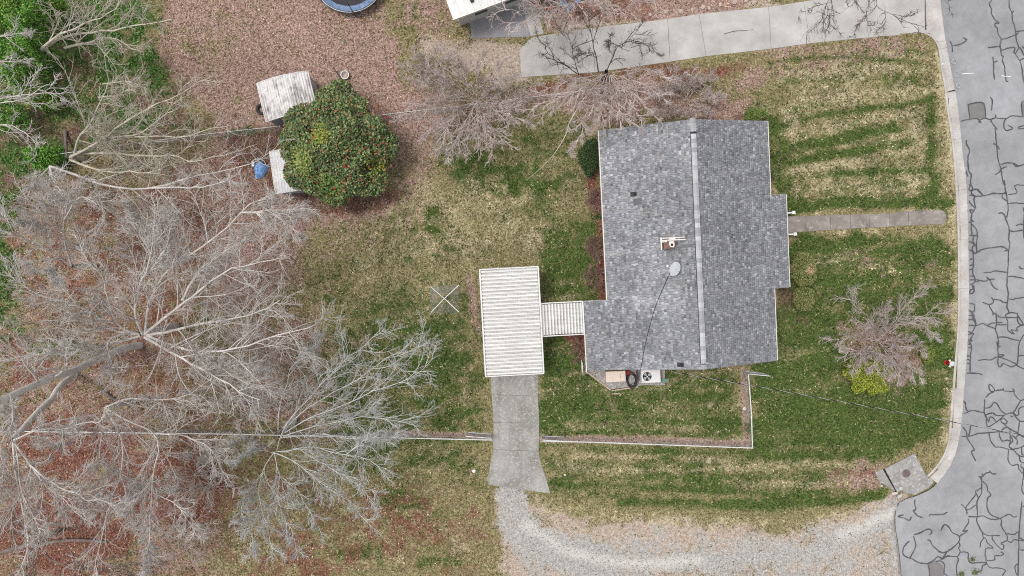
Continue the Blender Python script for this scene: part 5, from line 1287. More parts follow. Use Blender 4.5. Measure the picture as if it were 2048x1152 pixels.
def tubes(P, R, S):
    m, K, _ = P.shape
    T = norm(np.gradient(P, axis=1))
    ref = np.where(np.abs(T[:, :1, 2:3]) > .9, np.array((1., 0, 0)), np.array((0, 0, 1.)))
    a = norm(np.cross(T, np.broadcast_to(ref, T.shape))); b = np.cross(T, a)
    q = np.arange(S) * 2 * math.pi / S
    V = P[:, :, None] + (a[:, :, None] * np.cos(q)[None, None, :, None] + b[:, :, None] * np.sin(q)[None, None, :, None]) * R[:, :, None, None]
    i = np.arange(m)[:, None, None] * K * S; k = np.arange(K - 1)[None, :, None] * S; s = np.arange(S)[None, None]
    s2 = (s + 1) % S
    F = np.stack([i + k + s, i + k + s2, i + k + S + s2, i + k + S + s], -1).reshape(-1, 4)
    return V.reshape(-1, 3), F
NTREE = [0]
def tree(label, base, limbs, mat, trunk_r=.2, dens=(10, 7, 5), lf=(.42, .42, .42), ang=.65, wander=.11, up=.03, limb_r=.09, twig=.0115, seed=1, trunk_mat=None, group='bare winter trees', flat=.6, name='bare_tree', cat='tree', trunk_path=None, sparse=(), tmin=.12, rise=1.0, gnarl=.09):
    """base: photo position of the foot; limbs: photo positions with heights"""
    rng = np.random.default_rng(seed); dens = (dens[0], dens[1], int(dens[2] * .9 + .5)); lf = (lf[0] * 1.12, lf[1] * 1.2, lf[2] * 1.15); ang = ang * .85
    b = U(*base)
    t = thing(name, b, label, cat, group)
    off = np.array(b)
    hub = U(*limbs[0][0])
    if trunk_path is not None: tp = [U(*q) for q in trunk_path]
    else: tp = [b + (0, 0, -.1), b * .6 + hub * .4 + (0, 0, .0), hub]
    tp = resample(tp, 10); tp[1:-1] += rng.normal(0, .04, (8, 3)); trunk_r = trunk_r * .68
    V, F = tubes(tp[None] - off, np.linspace(trunk_r * 1.25, trunk_r * .8, 10)[None], 10)
    link('trunk', np_mesh('trunk', V, F, trunk_mat or mat, smooth=True), t)
    K = 14; LP, LR = [], []
    for l in limbs:
        q = np.array([U(*p_) for p_ in l])
        p_ = resample(q, K)
        ln = np.linalg.norm(np.diff(p_, axis=0), axis=1).sum()
        wob = np.cumsum(rng.normal(0, gnarl, (K, 3)), axis=0) * np.linspace(0, 1, K)[:, None] * min(1, ln / 6)
        p_ = p_ + wob - np.linspace(0, 1, K)[:, None] * wob[-1]
        r0 = .46 * limb_r * min(1.4, max(.5, ln / 6))
        LP.append(p_ - off); LR.append(r0 * np.linspace(1, .22, K))
    LP, LR = np.array(LP), np.array(LR)
    for p_, r_ in zip(LP, LR):
        V, F = tubes(p_[None], r_[None], 7)
        link('limb', np_mesh('limb', V, F, mat, smooth=True), t)
    p0, d0, l0, r0 = spawn(LP, LR, dens[0], lf[0], ang, rng, tmin, flat)
    if sparse:
        own = np.repeat(np.arange(len(LP)), dens[0]); bad = np.isin(own, sparse); ok = ~bad | (rng.random(len(own)) < .35); l0 = np.where(bad, l0 * .45, l0)
        p0, d0, l0, r0 = p0[ok], d0[ok], l0[ok], r0[ok]
    P1, R1 = grow(p0, d0, l0, np.maximum(r0 * .55, twig * 2.1), 8, wander, up, rng)
    p0, d0, l0, r0 = spawn(P1, R1, dens[1], lf[1], ang, rng, .1, flat)
    P2, R2 = grow(p0, d0, l0, np.maximum(r0 * .55, twig * 1.45), 5, wander * 1.2, up, rng, .45)
    p0, d0, l0, r0 = spawn(P2, R2, dens[2], lf[2], ang, rng, .1, flat)
    P3, R3 = grow(p0, d0, np.maximum(l0, .22), np.full(len(l0), twig * .85), 3, wander * 1.4, up, rng, .6)
    # end shoots on the limbs
    V1, F1 = tubes(P1, R1, 4); V2, F2 = tubes(P2, R2, 3); V3, F3 = tubes(P3, R3, 3)
    V = np.concatenate([V1, V2, V3]); F = np.concatenate([F1, F2 + len(V1), F3 + len(V1) + len(V2)])
    NTREE[0] += len(F) * 2
    link('crown', np_mesh('crown', V, F, mat), t)
    return t
# leaning trees of the upper left thicket
tree('leaning bare tree with two long limbs reaching right at the upper left', (118, 118), [[(80, 100, 3), (110, 80, 4.5), (150, 62, 6), (190, 42, 7), (232, 18, 8)], [(85, 99, 3), (125, 78, 4.5), (180, 66, 6), (245, 56, 7.5), (300, 47, 8.5), (345, 38, 9)],
      [(130, 96, 3), (185, 88, 4), (222, 79, 5), (262, 104, 5.5), (285, 104, 6)], [(232, 18, 8), (250, -5, 9), (270, -30, 10)]], M['bark_tan'], .17, (10, 7, 4), (.32, .42, .45), limb_r=.14, seed=11)
tree('thin bare tree reaching in over the left edge above the ivy', (-20, 214), [[(-40, 212, 6), (0, 204, 7), (50, 191, 7.5), (105, 170, 8)], [(-40, 212, 6), (30, 198, 7), (105, 193, 7.5), (142, 206, 8)], [(-40, 255, 6), (20, 256, 6.5), (60, 285, 7), (75, 312, 7.5)], [(-20, 76, 6), (30, 70, 6.5), (66, 70, 7)], [(-30, 118, 6), (20, 122, 6.5), (55, 112, 7)]],
     M['bark_pale'], .16, (9, 6, 4), (.34, .42, .45), limb_r=.1, seed=12)
tree('multi-limbed bare tree fanning out to the right over the ivy', (172, 318), [[(140, 315, 2), (200, 282, 4), (240, 247, 5.5), (300, 212, 7), (345, 190, 8), (392, 168, 8.5)], [(150, 312, 2), (205, 278, 4), (270, 262, 5.5), (320, 228, 7), (375, 204, 8)], [(160, 308, 2.2), (215, 284, 4), (300, 272, 6), (345, 274, 7), (400, 265, 8), (430, 255, 8.5)],
      [(165, 307, 2.2), (240, 304, 4), (330, 303, 6), (370, 316, 7), (430, 312, 8)], [(148, 310, 2), (156, 275, 3.5), (178, 245, 5), (196, 200, 6.5), (207, 165, 7.5), (210, 120, 8.5), (225, 95, 9)], [(163, 268, 4), (200, 250, 5), (216, 244, 5.5)], [(205, 168, 7.4), (250, 165, 8), (295, 178, 8.5)],
      [(140, 320, 2), (200, 340, 4), (260, 342, 5.5), (330, 350, 7)], [(197, 195, 6.5), (240, 187, 7.5), (265, 170, 8)]], M['bark_tan'], .24, (11, 7, 4), (.32, .42, .45), limb_r=.13, seed=13)
tree('bare tree with one long limb curving low along the thicket below the fence', (130, 345), [[(100, 333, 2), (150, 350, 3.2), (205, 371, 4.2), (260, 378, 5), (310, 375, 5.8), (370, 360, 6.6), (430, 348, 7.2), (500, 328, 7.8)], [(300, 376, 5.6), (380, 373, 6.5), (420, 365, 7), (470, 352, 7.6)], [(100, 333, 2), (60, 372, 4), (45, 420, 5.5)], [(100, 333, 2), (120, 380, 4), (160, 420, 5.5)], [(100, 333, 2), (90, 390, 4), (70, 430, 5)]],
     M['bark_pale'], .2, (12, 7, 5), (.28, .42, .45), limb_r=.14, seed=14)
tree('bushy bare tree standing on the left below the ivy', (190, 532), [[(143, 532, 3), (130, 480, 4.5), (128, 440, 6), (134, 390, 7.5), (138, 350, 8.5)], [(150, 530, 3), (155, 505, 4), (185, 470, 5.5)], [(128, 440, 6), (100, 410, 7), (75, 370, 8)], [(128, 440, 6), (160, 400, 7), (200, 412, 8), (208, 440, 8)], [(130, 480, 4.5), (85, 455, 6), (50, 440, 7)], [(143, 532, 3), (90, 500, 5), (40, 480, 7), (10, 450, 8)]],
     M['bark_pale'], .2, (14, 9, 6), (.44, .44, .44), limb_r=.1, seed=15)
# the great tree left of centre
tree('wide-spreading pale bare tree, the largest in the wood on the left', (352, 652), [[(278, 668, 5), (235, 662, 5.6), (200, 630, 6.8), (150, 605, 8), (90, 590, 9), (30, 560, 10)], [(278, 668, 5), (240, 655, 6), (215, 600, 7.5), (195, 545, 8.5), (170, 520, 9)], [(285, 668, 5), (272, 620, 6.8), (285, 560, 8), (300, 500, 9), (310, 440, 10)],
      [(290, 668, 5), (320, 640, 6.2), (365, 600, 7.4), (420, 560, 8.4), (480, 530, 9.2), (545, 520, 10)], [(290, 668, 5), (300, 600, 7), (330, 545, 8), (395, 495, 9), (450, 455, 9.8), (485, 425, 10.4), (530, 395, 11)], [(295, 670, 5), (350, 665, 6), (420, 650, 7.2), (500, 635, 8.4), (560, 600, 9.4)],
      [(295, 672, 5), (345, 690, 6), (400, 705, 7.2), (470, 700, 8.3), (540, 680, 9.2), (620, 655, 10)], [(290, 675, 5), (330, 700, 6.2), (390, 735, 7.5), (450, 770, 8.5), (520, 800, 9.3)], [(280, 672, 5), (215, 690, 6), (150, 700, 7.4), (80, 705, 8.6), (10, 720, 9.6)], [(262, 664, 5.2), (215, 680, 6.5), (218, 720, 7.5), (230, 770, 8.5)],
      [(365, 600, 7.4), (400, 540, 8.4), (450, 500, 9.2), (500, 470, 10)], [(300, 500, 9), (270, 450, 9.6), (262, 410, 10.2)], [(400, 705, 7.2), (440, 730, 8), (500, 735, 8.8)], [(485, 425, 10.4), (540, 430, 10.8), (600, 470, 11.2)], [(485, 425, 10.4), (550, 420, 10.8), (615, 418, 11.2)], [(285, 560, 8), (340, 500, 9), (350, 430, 10)], [(150, 605, 8), (110, 560, 9), (60, 530, 10)]],
     M['bark_pale'], .28, (17, 9, 6), (.36, .42, .44), limb_r=.15, seed=16, up=.02)
tree('massive grey trunk leaning out to the left edge of the picture', (282, 690), [[(0, 800, 12), (-60, 830, 14), (-120, 840, 16)], [(80, 768, 9), (50, 740, 11), (10, 690, 13), (-20, 660, 14)], [(20, 790, 11.5), (25, 840, 12.5), (10, 880, 13.5), (0, 930, 14.5)], [(110, 755, 8), (130, 720, 10), (120, 680, 12)], [(0, 800, 12), (-20, 760, 13), (-30, 720, 14)]],
     M['bark_pale'], .28, (8, 6, 4), (.4, .42, .42), limb_r=.14, seed=17, trunk_mat=M['bark_shade'], trunk_path=[(282, 690, -.1), (235, 700, 2), (150, 738, 6), (80, 768, 9), (0, 800, 12), (-60, 830, 14)])
tree('bare tree with a fan of limbs dropping down along the lower left edge', (150, 745), [[(24, 880, 9), (18, 915, 10), (8, 960, 10.6), (-5, 1010, 11)], [(28, 885, 9), (60, 930, 10), (110, 985, 10.8), (165, 1032, 11.3)], [(28, 880, 9), (70, 868, 9.8), (130, 862, 10.6), (200, 846, 11.2)], [(24, 878, 9), (16, 840, 10), (22, 808, 10.6)], [(30, 890, 9), (45, 950, 10), (62, 1010, 10.8), (85, 1070, 11.4)], [(26, 885, 9), (35, 960, 10), (50, 1080, 11), (40, 1140, 11.6)], [(60, 930, 10), (110, 960, 10.6), (180, 985, 11), (240, 1010, 11.4)]],
     M['bark_pale'], .26, (16, 9, 6), (.38, .42, .42), limb_r=.12, seed=18, trunk_mat=M['bark_shade'])
tree('slender bare tree with crooked limbs in the rusty leaves at lower left', (268, 802), [[(210, 815, 4), (250, 838, 5.5), (311, 867, 7), (312, 925, 8), (307, 987, 8.6), (300, 1060, 9.2)], [(210, 815, 4), (204, 900, 6), (215, 960, 7.2), (225, 1010, 8)], [(212, 818, 4), (238, 880, 6), (242, 948, 7.2), (212, 1030, 8.4), (187, 1155, 9.6)], [(208, 815, 4), (150, 862, 6), (110, 905, 7.6)], [(311, 867, 7), (370, 872, 7.8), (425, 905, 8.6), (450, 960, 9.2)], [(307, 987, 8.6), (350, 1010, 9), (400, 1075, 9.6)], [(242, 948, 7.2), (280, 970, 8), (330, 985, 8.6)], [(210, 815, 4), (260, 800, 5.5), (330, 800, 7), (400, 790, 8)], [(300, 1060, 9.2), (295, 1110, 9.6), (290, 1160, 10)], [(242, 948, 7.2), (262, 1010, 8), (290, 1070, 8.8)]],
     M['bark_pale'], .2, (16, 9, 6), (.36, .42, .44), limb_r=.1, seed=19)
tree('small bare tree in the lower left corner of the wood', (120, 1060), [[(70, 1090, 4), (40, 1060, 6), (10, 1050, 7.5)], [(70, 1090, 4), (110, 1120, 5.5), (180, 1135, 7), (280, 1120, 8)], [(70, 1090, 4), (60, 1140, 6), (40, 1190, 7)], [(72, 1088, 4), (120, 1060, 5.5), (160, 1010, 7)], [(180, 1135, 7), (220, 1150, 8), (300, 1160, 8.6)]], M['bark_brown'], .16, (9, 6, 4), (.42, .42, .42), limb_r=.08, seed=20)
# dense grey tree by the lower fence
tree('dense silvery bare tree spreading across the fence at the bottom centre-left', (590, 838), [[(566, 862, 1.6), (587, 831, 2.6), (640, 775, 4), (700, 712, 5.2), (740, 672, 6), (773, 645, 6.6)], [(570, 858, 1.6), (610, 815, 2.8), (680, 772, 4), (745, 735, 5.2), (800, 706, 6), (850, 692, 6.6)], [(570, 865, 1.6), (630, 832, 3), (700, 810, 4), (770, 780, 5.2), (830, 750, 6), (865, 718, 6.6)], [(568, 872, 1.6), (640, 850, 3), (720, 835, 4.4), (790, 845, 5.6), (830, 852, 6)],
      [(566, 862, 1.6), (548, 905, 2.6), (600, 898, 3.4), (690, 910, 4.8), (770, 930, 5.8)], [(548, 905, 2.6), (590, 925, 3.4), (650, 968, 4.6), (690, 990, 5), (735, 1040, 5.8)], [(548, 905, 2.6), (560, 945, 3.4), (605, 985, 4.4), (640, 1060, 5.6)], [(560, 945, 3.4), (562, 1000, 4.4), (590, 1060, 5.2), (600, 1105, 6)], [(548, 905, 2.6), (528, 945, 3.4), (525, 1010, 4.6), (545, 1100, 6)], [(528, 945, 3.4), (490, 985, 4.6), (478, 1050, 5.6)], [(525, 1010, 4.6), (500, 1060, 5.4), (505, 1110, 6)],
      [(548, 868, 1.6), (515, 820, 3.2), (498, 780, 4.4), (500, 730, 5.4)], [(556, 860, 1.6), (560, 800, 3.2), (575, 740, 4.6), (610, 700, 5.4)], [(560, 875, 1.6), (640, 870, 3), (710, 880, 4.2), (780, 880, 5.4)], [(540, 880, 1.6), (490, 880, 3.2), (450, 900, 4.6)], [(640, 775, 4), (625, 720, 5), (640, 670, 5.6)], [(600, 898, 3.4), (680, 938, 4.6), (750, 985, 5.6)], [(548, 905, 2.6), (510, 900, 3.4), (470, 925, 4.6)], [(690, 910, 4.8), (740, 880, 5.2), (800, 875, 5.8)]],
     M['bark_grey'], .2, (16, 9, 5), (.32, .4, .44), limb_r=.062, ang=.5, seed=21, up=.0, wander=.14, twig=.0098, gnarl=.13)
# shrubby trees at the top
tree('many-stemmed pinkish bare tree above the back lawn, left of the driveway end', (952, 208), [[(950, 203, 1), (930, 160, 2.4), (910, 120, 3.8)], [(950, 203, 1), (905, 160, 2.6), (862, 142, 4)], [(950, 203, 1), (890, 200, 2.6), (832, 208, 4)], [(948, 205, 1), (880, 222, 2.6), (808, 228, 4)], [(948, 206, 1), (910, 245, 2.6), (880, 295, 4)], [(950, 207, 1), (935, 255, 2.6), (928, 312, 4)], [(952, 207, 1), (955, 250, 2.6), (962, 292, 4)], [(953, 206, 1), (985, 245, 2.6), (1015, 285, 4)], [(955, 205, 1), (1005, 225, 2.6), (1055, 244, 4)],
      [(955, 203, 1), (1000, 205, 2.6), (1032, 214, 3.6)], [(955, 202, 1), (985, 165, 2.4), (1005, 120, 3.8)], [(952, 202, 1), (955, 155, 2.4), (965, 110, 3.6)], [(946, 204, 1), (900, 235, 2.4), (850, 265, 3.8)], [(948, 202, 1), (890, 175, 2.4), (840, 165, 3.6)], [(951, 207, 1), (915, 265, 2.8), (895, 310, 4.2)], [(954, 206, 1), (975, 260, 2.8), (985, 300, 4)]],
     M['bark_pink'], .12, (13, 7, 4), (.36, .42, .42), limb_r=.058, ang=.45, seed=22, up=.0)
tree('bare tree with dark upper limbs over the concrete driveway', (1205, 160), [[(1213, 142, 3), (1233, 100, 5), (1252, 80, 6), (1282, 46, 7.5)], [(1197, 144, 3), (1190, 102, 5), (1180, 62, 6.4), (1184, 20, 8)], [(1158, 150, 3.4), (1152, 112, 5), (1144, 85, 6), (1122, 62, 7)], [(1158, 150, 3.4), (1118, 126, 5), (1090, 102, 6.4), (1075, 78, 7.4)], [(1186, 105, 5), (1160, 108, 5.8), (1150, 115, 6)], [(1240, 92, 5.6), (1222, 84, 6.2), (1218, 70, 6.8)], [(1250, 82, 6), (1290, 88, 6.8), (1320, 110, 7.4)]],
     M['bark_dark'], .2, (7, 5, 3), (.36, .42, .42), limb_r=.09, seed=23)
tree('weeping pale tree whose twigs droop between the driveway and the house roof', (1222, 158), [[(1213, 148, 3), (1167, 175, 4.4), (1117, 198, 5.2), (1064, 214, 5.4)], [(1220, 150, 3), (1237, 200, 4.6), (1243, 248, 5)], [(1222, 150, 3), (1258, 200, 4.6), (1288, 250, 5)], [(1212, 150, 3), (1180, 205, 4.6), (1160, 250, 5)], [(1205, 152, 3), (1150, 226, 4.8), (1113, 297, 5.2), (1087, 337, 5.2), (1052, 361, 5)], [(1225, 148, 3), (1280, 165, 4.6), (1330, 200, 5.2)], [(1208, 148, 3), (1140, 160, 4.4), (1080, 185, 5.2)], [(1225, 145, 3), (1290, 140, 4.6), (1345, 165, 5.4)], [(1215, 152, 3), (1210, 205, 4.6), (1205, 250, 5)],
      [(1218, 152, 3), (1225, 210, 4.6), (1265, 245, 5)], [(1205, 150, 3), (1140, 190, 4.6), (1085, 232, 5)], [(1225, 150, 3), (1265, 180, 4.6), (1310, 232, 5)], [(1150, 226, 4.8), (1165, 255, 5), (1140, 305, 5)]], M['bark_pink'], .15, (11, 7, 4), (.3, .42, .42), limb_r=.06, ang=.5, seed=24, up=-.06, sparse=(4,))
tree('bare tree at the top edge with pale twigs above the blue toys', (1150, 12), [[(1150, 8, 3), (1120, 30, 4.5), (1095, 40, 5.5)], [(1150, 8, 3), (1110, 5, 4.5), (1080, 20, 5.5)], [(1155, 8, 3), (1180, 35, 4.5), (1210, 45, 5.5)], [(1155, 5, 3), (1210, 10, 4.5), (1265, 30, 5.5)], [(1155, 5, 3), (1230, 0, 5), (1310, 5, 6)], [(1150, 10, 3), (1135, 45, 4.5), (1150, 60, 5.5)], [(1152, 5, 3), (1180, -10, 4.5), (1240, -30, 6)], [(1150, 8, 3), (1060, 40, 5), (1010, 60, 6)], [(1150, 8, 3), (1055, 20, 5), (1000, 15, 6)]],
     M['bark_pink'], .16, (9, 6, 4), (.36, .42, .42), limb_r=.07, seed=25, up=-.02)
tree('dark bare boughs hanging into the picture over the driveway mouth', (1740, -70), [[(1680, -60, 5), (1655, 12, 5.8), (1640, 40, 6), (1618, 62, 6.1), (1600, 84, 6)], [(1655, 12, 5.8), (1661, 40, 6), (1650, 80, 6)], [(1740, -60, 5), (1738, 0, 5.8), (1732, 30, 6), (1738, 75, 6)], [(1740, -60, 5), (1760, 10, 5.8), (1785, 28, 6), (1820, 48, 6), (1845, 64, 6)], [(1785, 28, 6), (1815, 33, 6.2), (1842, 22, 6.2)], [(1700, -50, 5), (1710, 0, 5.6), (1680, 20, 6), (1650, 30, 6.1)], [(1655, 12, 5.8), (1660, 45, 6), (1680, 66, 6)], [(1732, 30, 6), (1716, 52, 6), (1705, 74, 6)], [(1660, 5, 5.8), (1625, 15, 6), (1596, 35, 6)], [(1770, 15, 5.8), (1772, 45, 6), (1752, 62, 6)], [(1850, -50, 6), (1895, 5, 6.4), (1905, 30, 6.4)]],
     M['bark_dark'], .22, (6, 4, 2), (.26, .4, .4), limb_r=.058, seed=26, up=-.02, twig=.0095)
tree('tangle of bare twigs on the bush above the roof ridge', (1372, 200), [[(1372, 200, .3), (1340, 180, 1), (1310, 185, 1.6)], [(1372, 200, .3), (1360, 165, 1), (1340, 145, 1.6)], [(1374, 200, .3), (1400, 170, 1), (1425, 150, 1.6)], [(1376, 202, .3), (1410, 195, 1), (1440, 190, 1.6)], [(1374, 204, .3), (1390, 220, 1), (1420, 225, 1.6)], [(1370, 204, .3), (1345, 215, 1), (1315, 222, 1.6)], [(1372, 200, .3), (1382, 170, 1), (1385, 145, 1.6)]],
     M['bark_pink'], .05, (12, 8, 5), (.45, .45, .42), limb_r=.035, seed=27, name='bare_shrub', cat='shrub', group='bare shrubs')
tree('rounded bare shrub with silvery twigs alone on the front lawn', (1756, 678), [[(1752, 681, .6), (1738, 640, 1.6), (1718, 610, 2.4), (1697, 582, 3)], [(1755, 680, .6), (1790, 642, 1.8), (1825, 600, 2.6), (1857, 578, 3)], [(1757, 681, .6), (1797, 643, 1.8), (1842, 634, 2.6), (1893, 627, 3)], [(1750, 682, .6), (1710, 674, 1.8), (1665, 680, 2.8)], [(1750, 685, .6), (1728, 715, 1.8), (1705, 735, 2.6)], [(1754, 686, .6), (1765, 720, 1.8), (1775, 755, 2.6)], [(1757, 685, .6), (1800, 715, 1.8), (1838, 752, 2.8)], [(1758, 684, .6), (1808, 692, 1.8), (1850, 705, 2.6)], [(1797, 643, 1.8), (1845, 650, 2.4), (1873, 674, 2.8)], [(1752, 684, .6), (1745, 720, 1.8), (1740, 745, 2.4)], [(1756, 680, .6), (1768, 640, 1.6), (1772, 610, 2.4)],
      [(1758, 686, .6), (1785, 725, 1.8), (1805, 760, 2.6)], [(1755, 682, .6), (1735, 655, 1.6), (1712, 640, 2.2)], [(1760, 684, .6), (1790, 680, 1.6), (1825, 675, 2.4)], [(1760, 686, .6), (1800, 740, 1.8), (1815, 745, 2.6)], [(1752, 684, .6), (1720, 700, 1.8), (1690, 705, 2.4)]],
     M['bark_pink'], .09, (12, 8, 5), (.32, .42, .42), limb_r=.045, ang=.55, seed=28, name='bare_shrub', cat='shrub', group='bare shrubs', twig=.008)
for i, (x, y, s, z_, m_, lab) in enumerate(((520, 705, 75, 3.0, 'bark_pink', 'low bare brush at the lawn edge between the largest tree and the silvery tree'), (425, 765, 70, 3.2, 'bark_pale', 'low bare brush just left of the silvery tree above the fence'), (95, 640, 85, 3.4, 'bark_tan', 'low bare brush left of the largest tree'), (350, 1075, 80, 3.2, 'bark_pink', 'low bare brush in the rusty leaves near the bottom edge'), (455, 590, 80, 3.2, 'bark_pink', 'low bare brush under the right limbs of the largest tree'), (390, 950, 60, 2.8, 'bark_pale', 'low bare brush between the crooked tree and the silvery tree'), (300, 470, 85, 3.4, 'bark_pink', 'low bare brush above the largest tree, below the curving limb'), (1015, 195, 50, 2.2, 'bark_pink', 'low bare brush between the two pinkish trees by the driveway'), (860, 130, 45, 2.0, 'bark_pink', 'low bare brush on the pale dirt left of the pinkish tree'))):
    rg = np.random.default_rng(300 + i)
    lb = [[(x, y, .2), (x + s * .5 * math.cos(a), y + s * .5 * math.sin(a), z_ * .55), (x + s * f * math.cos(a + .2), y + s * f * math.sin(a + .2), z_)] for a, f in zip(np.linspace(0, 6.28, 9)[:-1] + rg.uniform(-.35, .35, 8), rg.uniform(.6, 1.25, 8))]
    tree(lab, (x, y), lb, M[m_], .05, (9, 6, 4), (.4, .42, .42), limb_r=.05, seed=120 + i, name='brush_shrub', cat='shrub', group='bare brush in the wood', twig=.0095, gnarl=.14)
for i, (x, y, s, lab) in enumerate(((1168, 700, 26, 'dormant reddish shrub by the lower left wall of the house'), (1192, 555, 20, 'dormant reddish shrub by the left wall just above the canopy'), (1190, 495, 17, 'dormant reddish shrub in the middle of the bed along the left wall'), (1192, 400, 17, 'dormant reddish shrub at the upper part of the bed along the left wall'))):
    lb = [[(x, y, .15), (x + .6 * s * math.cos(a), y + .6 * s * math.sin(a), .5), (x + s * math.cos(a), y + s * 1.25 * math.sin(a), .75)] for a in np.linspace(0, 6.28, 9)[:-1] + .2 * i]
    tree(lab, (x, y), lb, M['bark_red'] if 'bark_red' in M else M.setdefault('bark_red', bark('reddish_twigs', (150, 114, 104), (192, 154, 144))), .03, (7, 5, 3), (.45, .45, .45), limb_r=.02, seed=40 + i, name='dormant_shrub', cat='shrub', group='dormant shrubs by the house', twig=.008)

# ------------------------------------------------------------------ leafy things
def leaf_quads(c, size, rng, aspect=.55, tilt=.5, yaw=None):
    m = len(c); y = rng.uniform(0, 2 * math.pi, m) if yaw is None else yaw
    p = rng.normal(0, tilt, m); r = rng.normal(0, tilt, m)
    a = np.stack([np.cos(y) * np.cos(p), np.sin(y) * np.cos(p), np.sin(p)], 1)
    b = np.stack([-np.sin(y) * np.cos(r), np.cos(y) * np.cos(r), np.sin(r)], 1)
    s = size[:, None] / 2
    V = np.stack([c - a * s, c + b * s * aspect, c + a * s, c - b * s * aspect], 1).reshape(-1, 3)
    return V, np.arange(4 * m).reshape(m, 4)
def pick(pal, m, rng, w=None, jit=.12):
    P = np.array([lin(q) * ALB for q in pal]); i = rng.choice(len(pal), m, p=w)
    return np.clip(P[i] * rng.normal(1, jit, (m, 1)), .004, .9)
M['leaf'] = attr_mat('glossy_leaf', .5, .35, .15, 20)
M['dull_leaf'] = attr_mat('dull_leaf', .85, .15, .15, 20)
def shrub(label, px, py, zc, rx, ry, rz_, n, size, pal, w=None, seed=3, name='evergreen_shrub', cat='shrub', group=None, inner=.72, lump=.14, mat=None, tilt=.5, flowers=None, stems=4, patch=None, clumps=0):
    rng = np.random.default_rng(seed)
    c = U(px, py, zc); t = thing(name, (c[0], c[1], 0), label, cat, group)
    d = norm(rng.normal(0, 1, (n, 3))); d[:, 2] = np.where(rng.random(n) < .8, np.abs(d[:, 2]), d[:, 2])
    az = np.arctan2(d[:, 1], d[:, 0])
    lmp = 1 + lump * (np.sin(3 * az + seed) * .4 + np.sin(7 * az + 2 * seed) * .3 * (1 - np.abs(d[:, 2])) + (fbm(d[:, 0] * 60 + 50 * seed, d[:, 1] * 60, 26, 2) - .5) * 3)
    r = (inner + (1 - inner) * rng.random(n) ** .6) * lmp
    P = d * r[:, None] * np.array((rx, ry, rz_)) + np.array((0, 0, zc))
    if clumps:
        m = clumps; cd = norm(rng.normal(0, 1, (m, 3))); cd[:, 2] = np.abs(cd[:, 2]) * .9 + .05; cd = norm(cd)
        cc = cd * rng.uniform(.62, .86, (m, 1)) * np.array((rx, ry, rz_)); cr = rng.uniform(.62, 1.15, m)
        own = rng.choice(m, n, p=cr ** 2 / (cr ** 2).sum()); e = norm(rng.normal(0, 1, (n, 3)) + cd[own] * .9 + np.array((0, 0, .4)))
        P = cc[own] + e * (cr[own] * rng.uniform(.55, 1.05, n) ** .5)[:, None] * np.array((1, 1, .8)) + np.array((0, 0, zc))
    P[:, 2] = np.maximum(P[:, 2], .03)
    V, F = leaf_quads(P, rng.uniform(.7, 1.3, n) * size, rng, .6, tilt)
    cl = pick(pal, n, rng, w)
    if patch is not None:
        for (ox, oy, rr, pp) in patch:
            k = np.hypot(P[:, 0] - ox, P[:, 1] - oy) < rr * rng.uniform(.5, 1.2, n); cl[k] = pick(pp, int(k.sum()), rng)
    link('foliage', np_mesh('foliage', V, F, mat or M['leaf'], np.repeat(cl, 4, 0)), t)
    for k in range(stems):
        q = 2 * math.pi * k / stems + seed; mb = MB(); mb.tube([(.05 * math.cos(q), .05 * math.sin(q), -.05), (.2 * rx * math.cos(q), .2 * ry * math.sin(q), zc * .6), (.6 * rx * math.cos(q), .6 * ry * math.sin(q), zc + rz_ * .45)], [.03 + .015 * rx, .02 + .01 * rx, .01], 6)
        link('stem', mb.mesh('stem', M['bark_brown']), t)
    if flowers:
        m, cols, bias = flowers
        d = norm(rng.normal(0, 1, (m * 4, 3))); d[:, 2] = np.abs(d[:, 2]); k = d @ np.array(bias) + rng.normal(0, .35, len(d)) > .25; d = d[k][:m]
        P = d * np.array((rx, ry, rz_)) * rng.uniform(.86, .99, (len(d), 1)) + np.array((0, 0, zc))
        Q = np.repeat(P, 4, 0) + rng.normal(0, .035, (len(P) * 4, 3))
        V, F = leaf_quads(Q, rng.uniform(.09, .15, len(Q)), rng, .9, .5)
        setp(link('blossom', np_mesh('blossom', V, F, M['dull_leaf'], np.repeat(np.repeat(pick(cols, len(P), rng), 4, 0), 4, 0)), t), kind='stuff')
    return t
CAM = [(56, 78, 44), (92, 114, 64), (122, 140, 82), (158, 164, 106), (156, 108, 74)]
shrub('large rounded evergreen bush dotted with red flowers beside the sheds', 681, 293, 2.2, 3.55, 3.6, 2.5, 30000, .17, CAM, [.22, .32, .27, .11, .08], 5, 'flowering_bush', 'bush', None, .8, .1, flowers=(170, [(178, 58, 56), (166, 90, 72), (158, 98, 70), (176, 122, 90), (190, 140, 108)], (.6, -.1, .5)), stems=7,
      clumps=64, patch=[(-.6, .3, .7, [(150, 156, 66), (176, 172, 78), (120, 140, 62)]), (-1.9, -1.2, .9, [(150, 164, 84), (118, 142, 72), (170, 176, 96)]), (2.4, -1.4, .6, [(158, 160, 70), (110, 134, 60)]), (-.3, -2.6, .8, [(130, 150, 76), (100, 128, 62)])])
BOX = [(34, 56, 24), (50, 78, 32), (70, 98, 44)]
OLV = [(70, 86, 40), (104, 116, 58), (138, 142, 76), (160, 150, 96)]
shrub('round dark green clipped shrub at the upper left corner of the house', 1180, 313, .7, .72, 1.15, .75, 6000, .07, BOX, None, 6, group='evergreen shrubs round the house')
shrub('low green shrub at the upper right corner of the house', 1510, 230, .4, .72, .42, .5, 3000, .08, [(70, 96, 38), (104, 126, 52), (128, 142, 64)], None, 7, group='evergreen shrubs round the house')
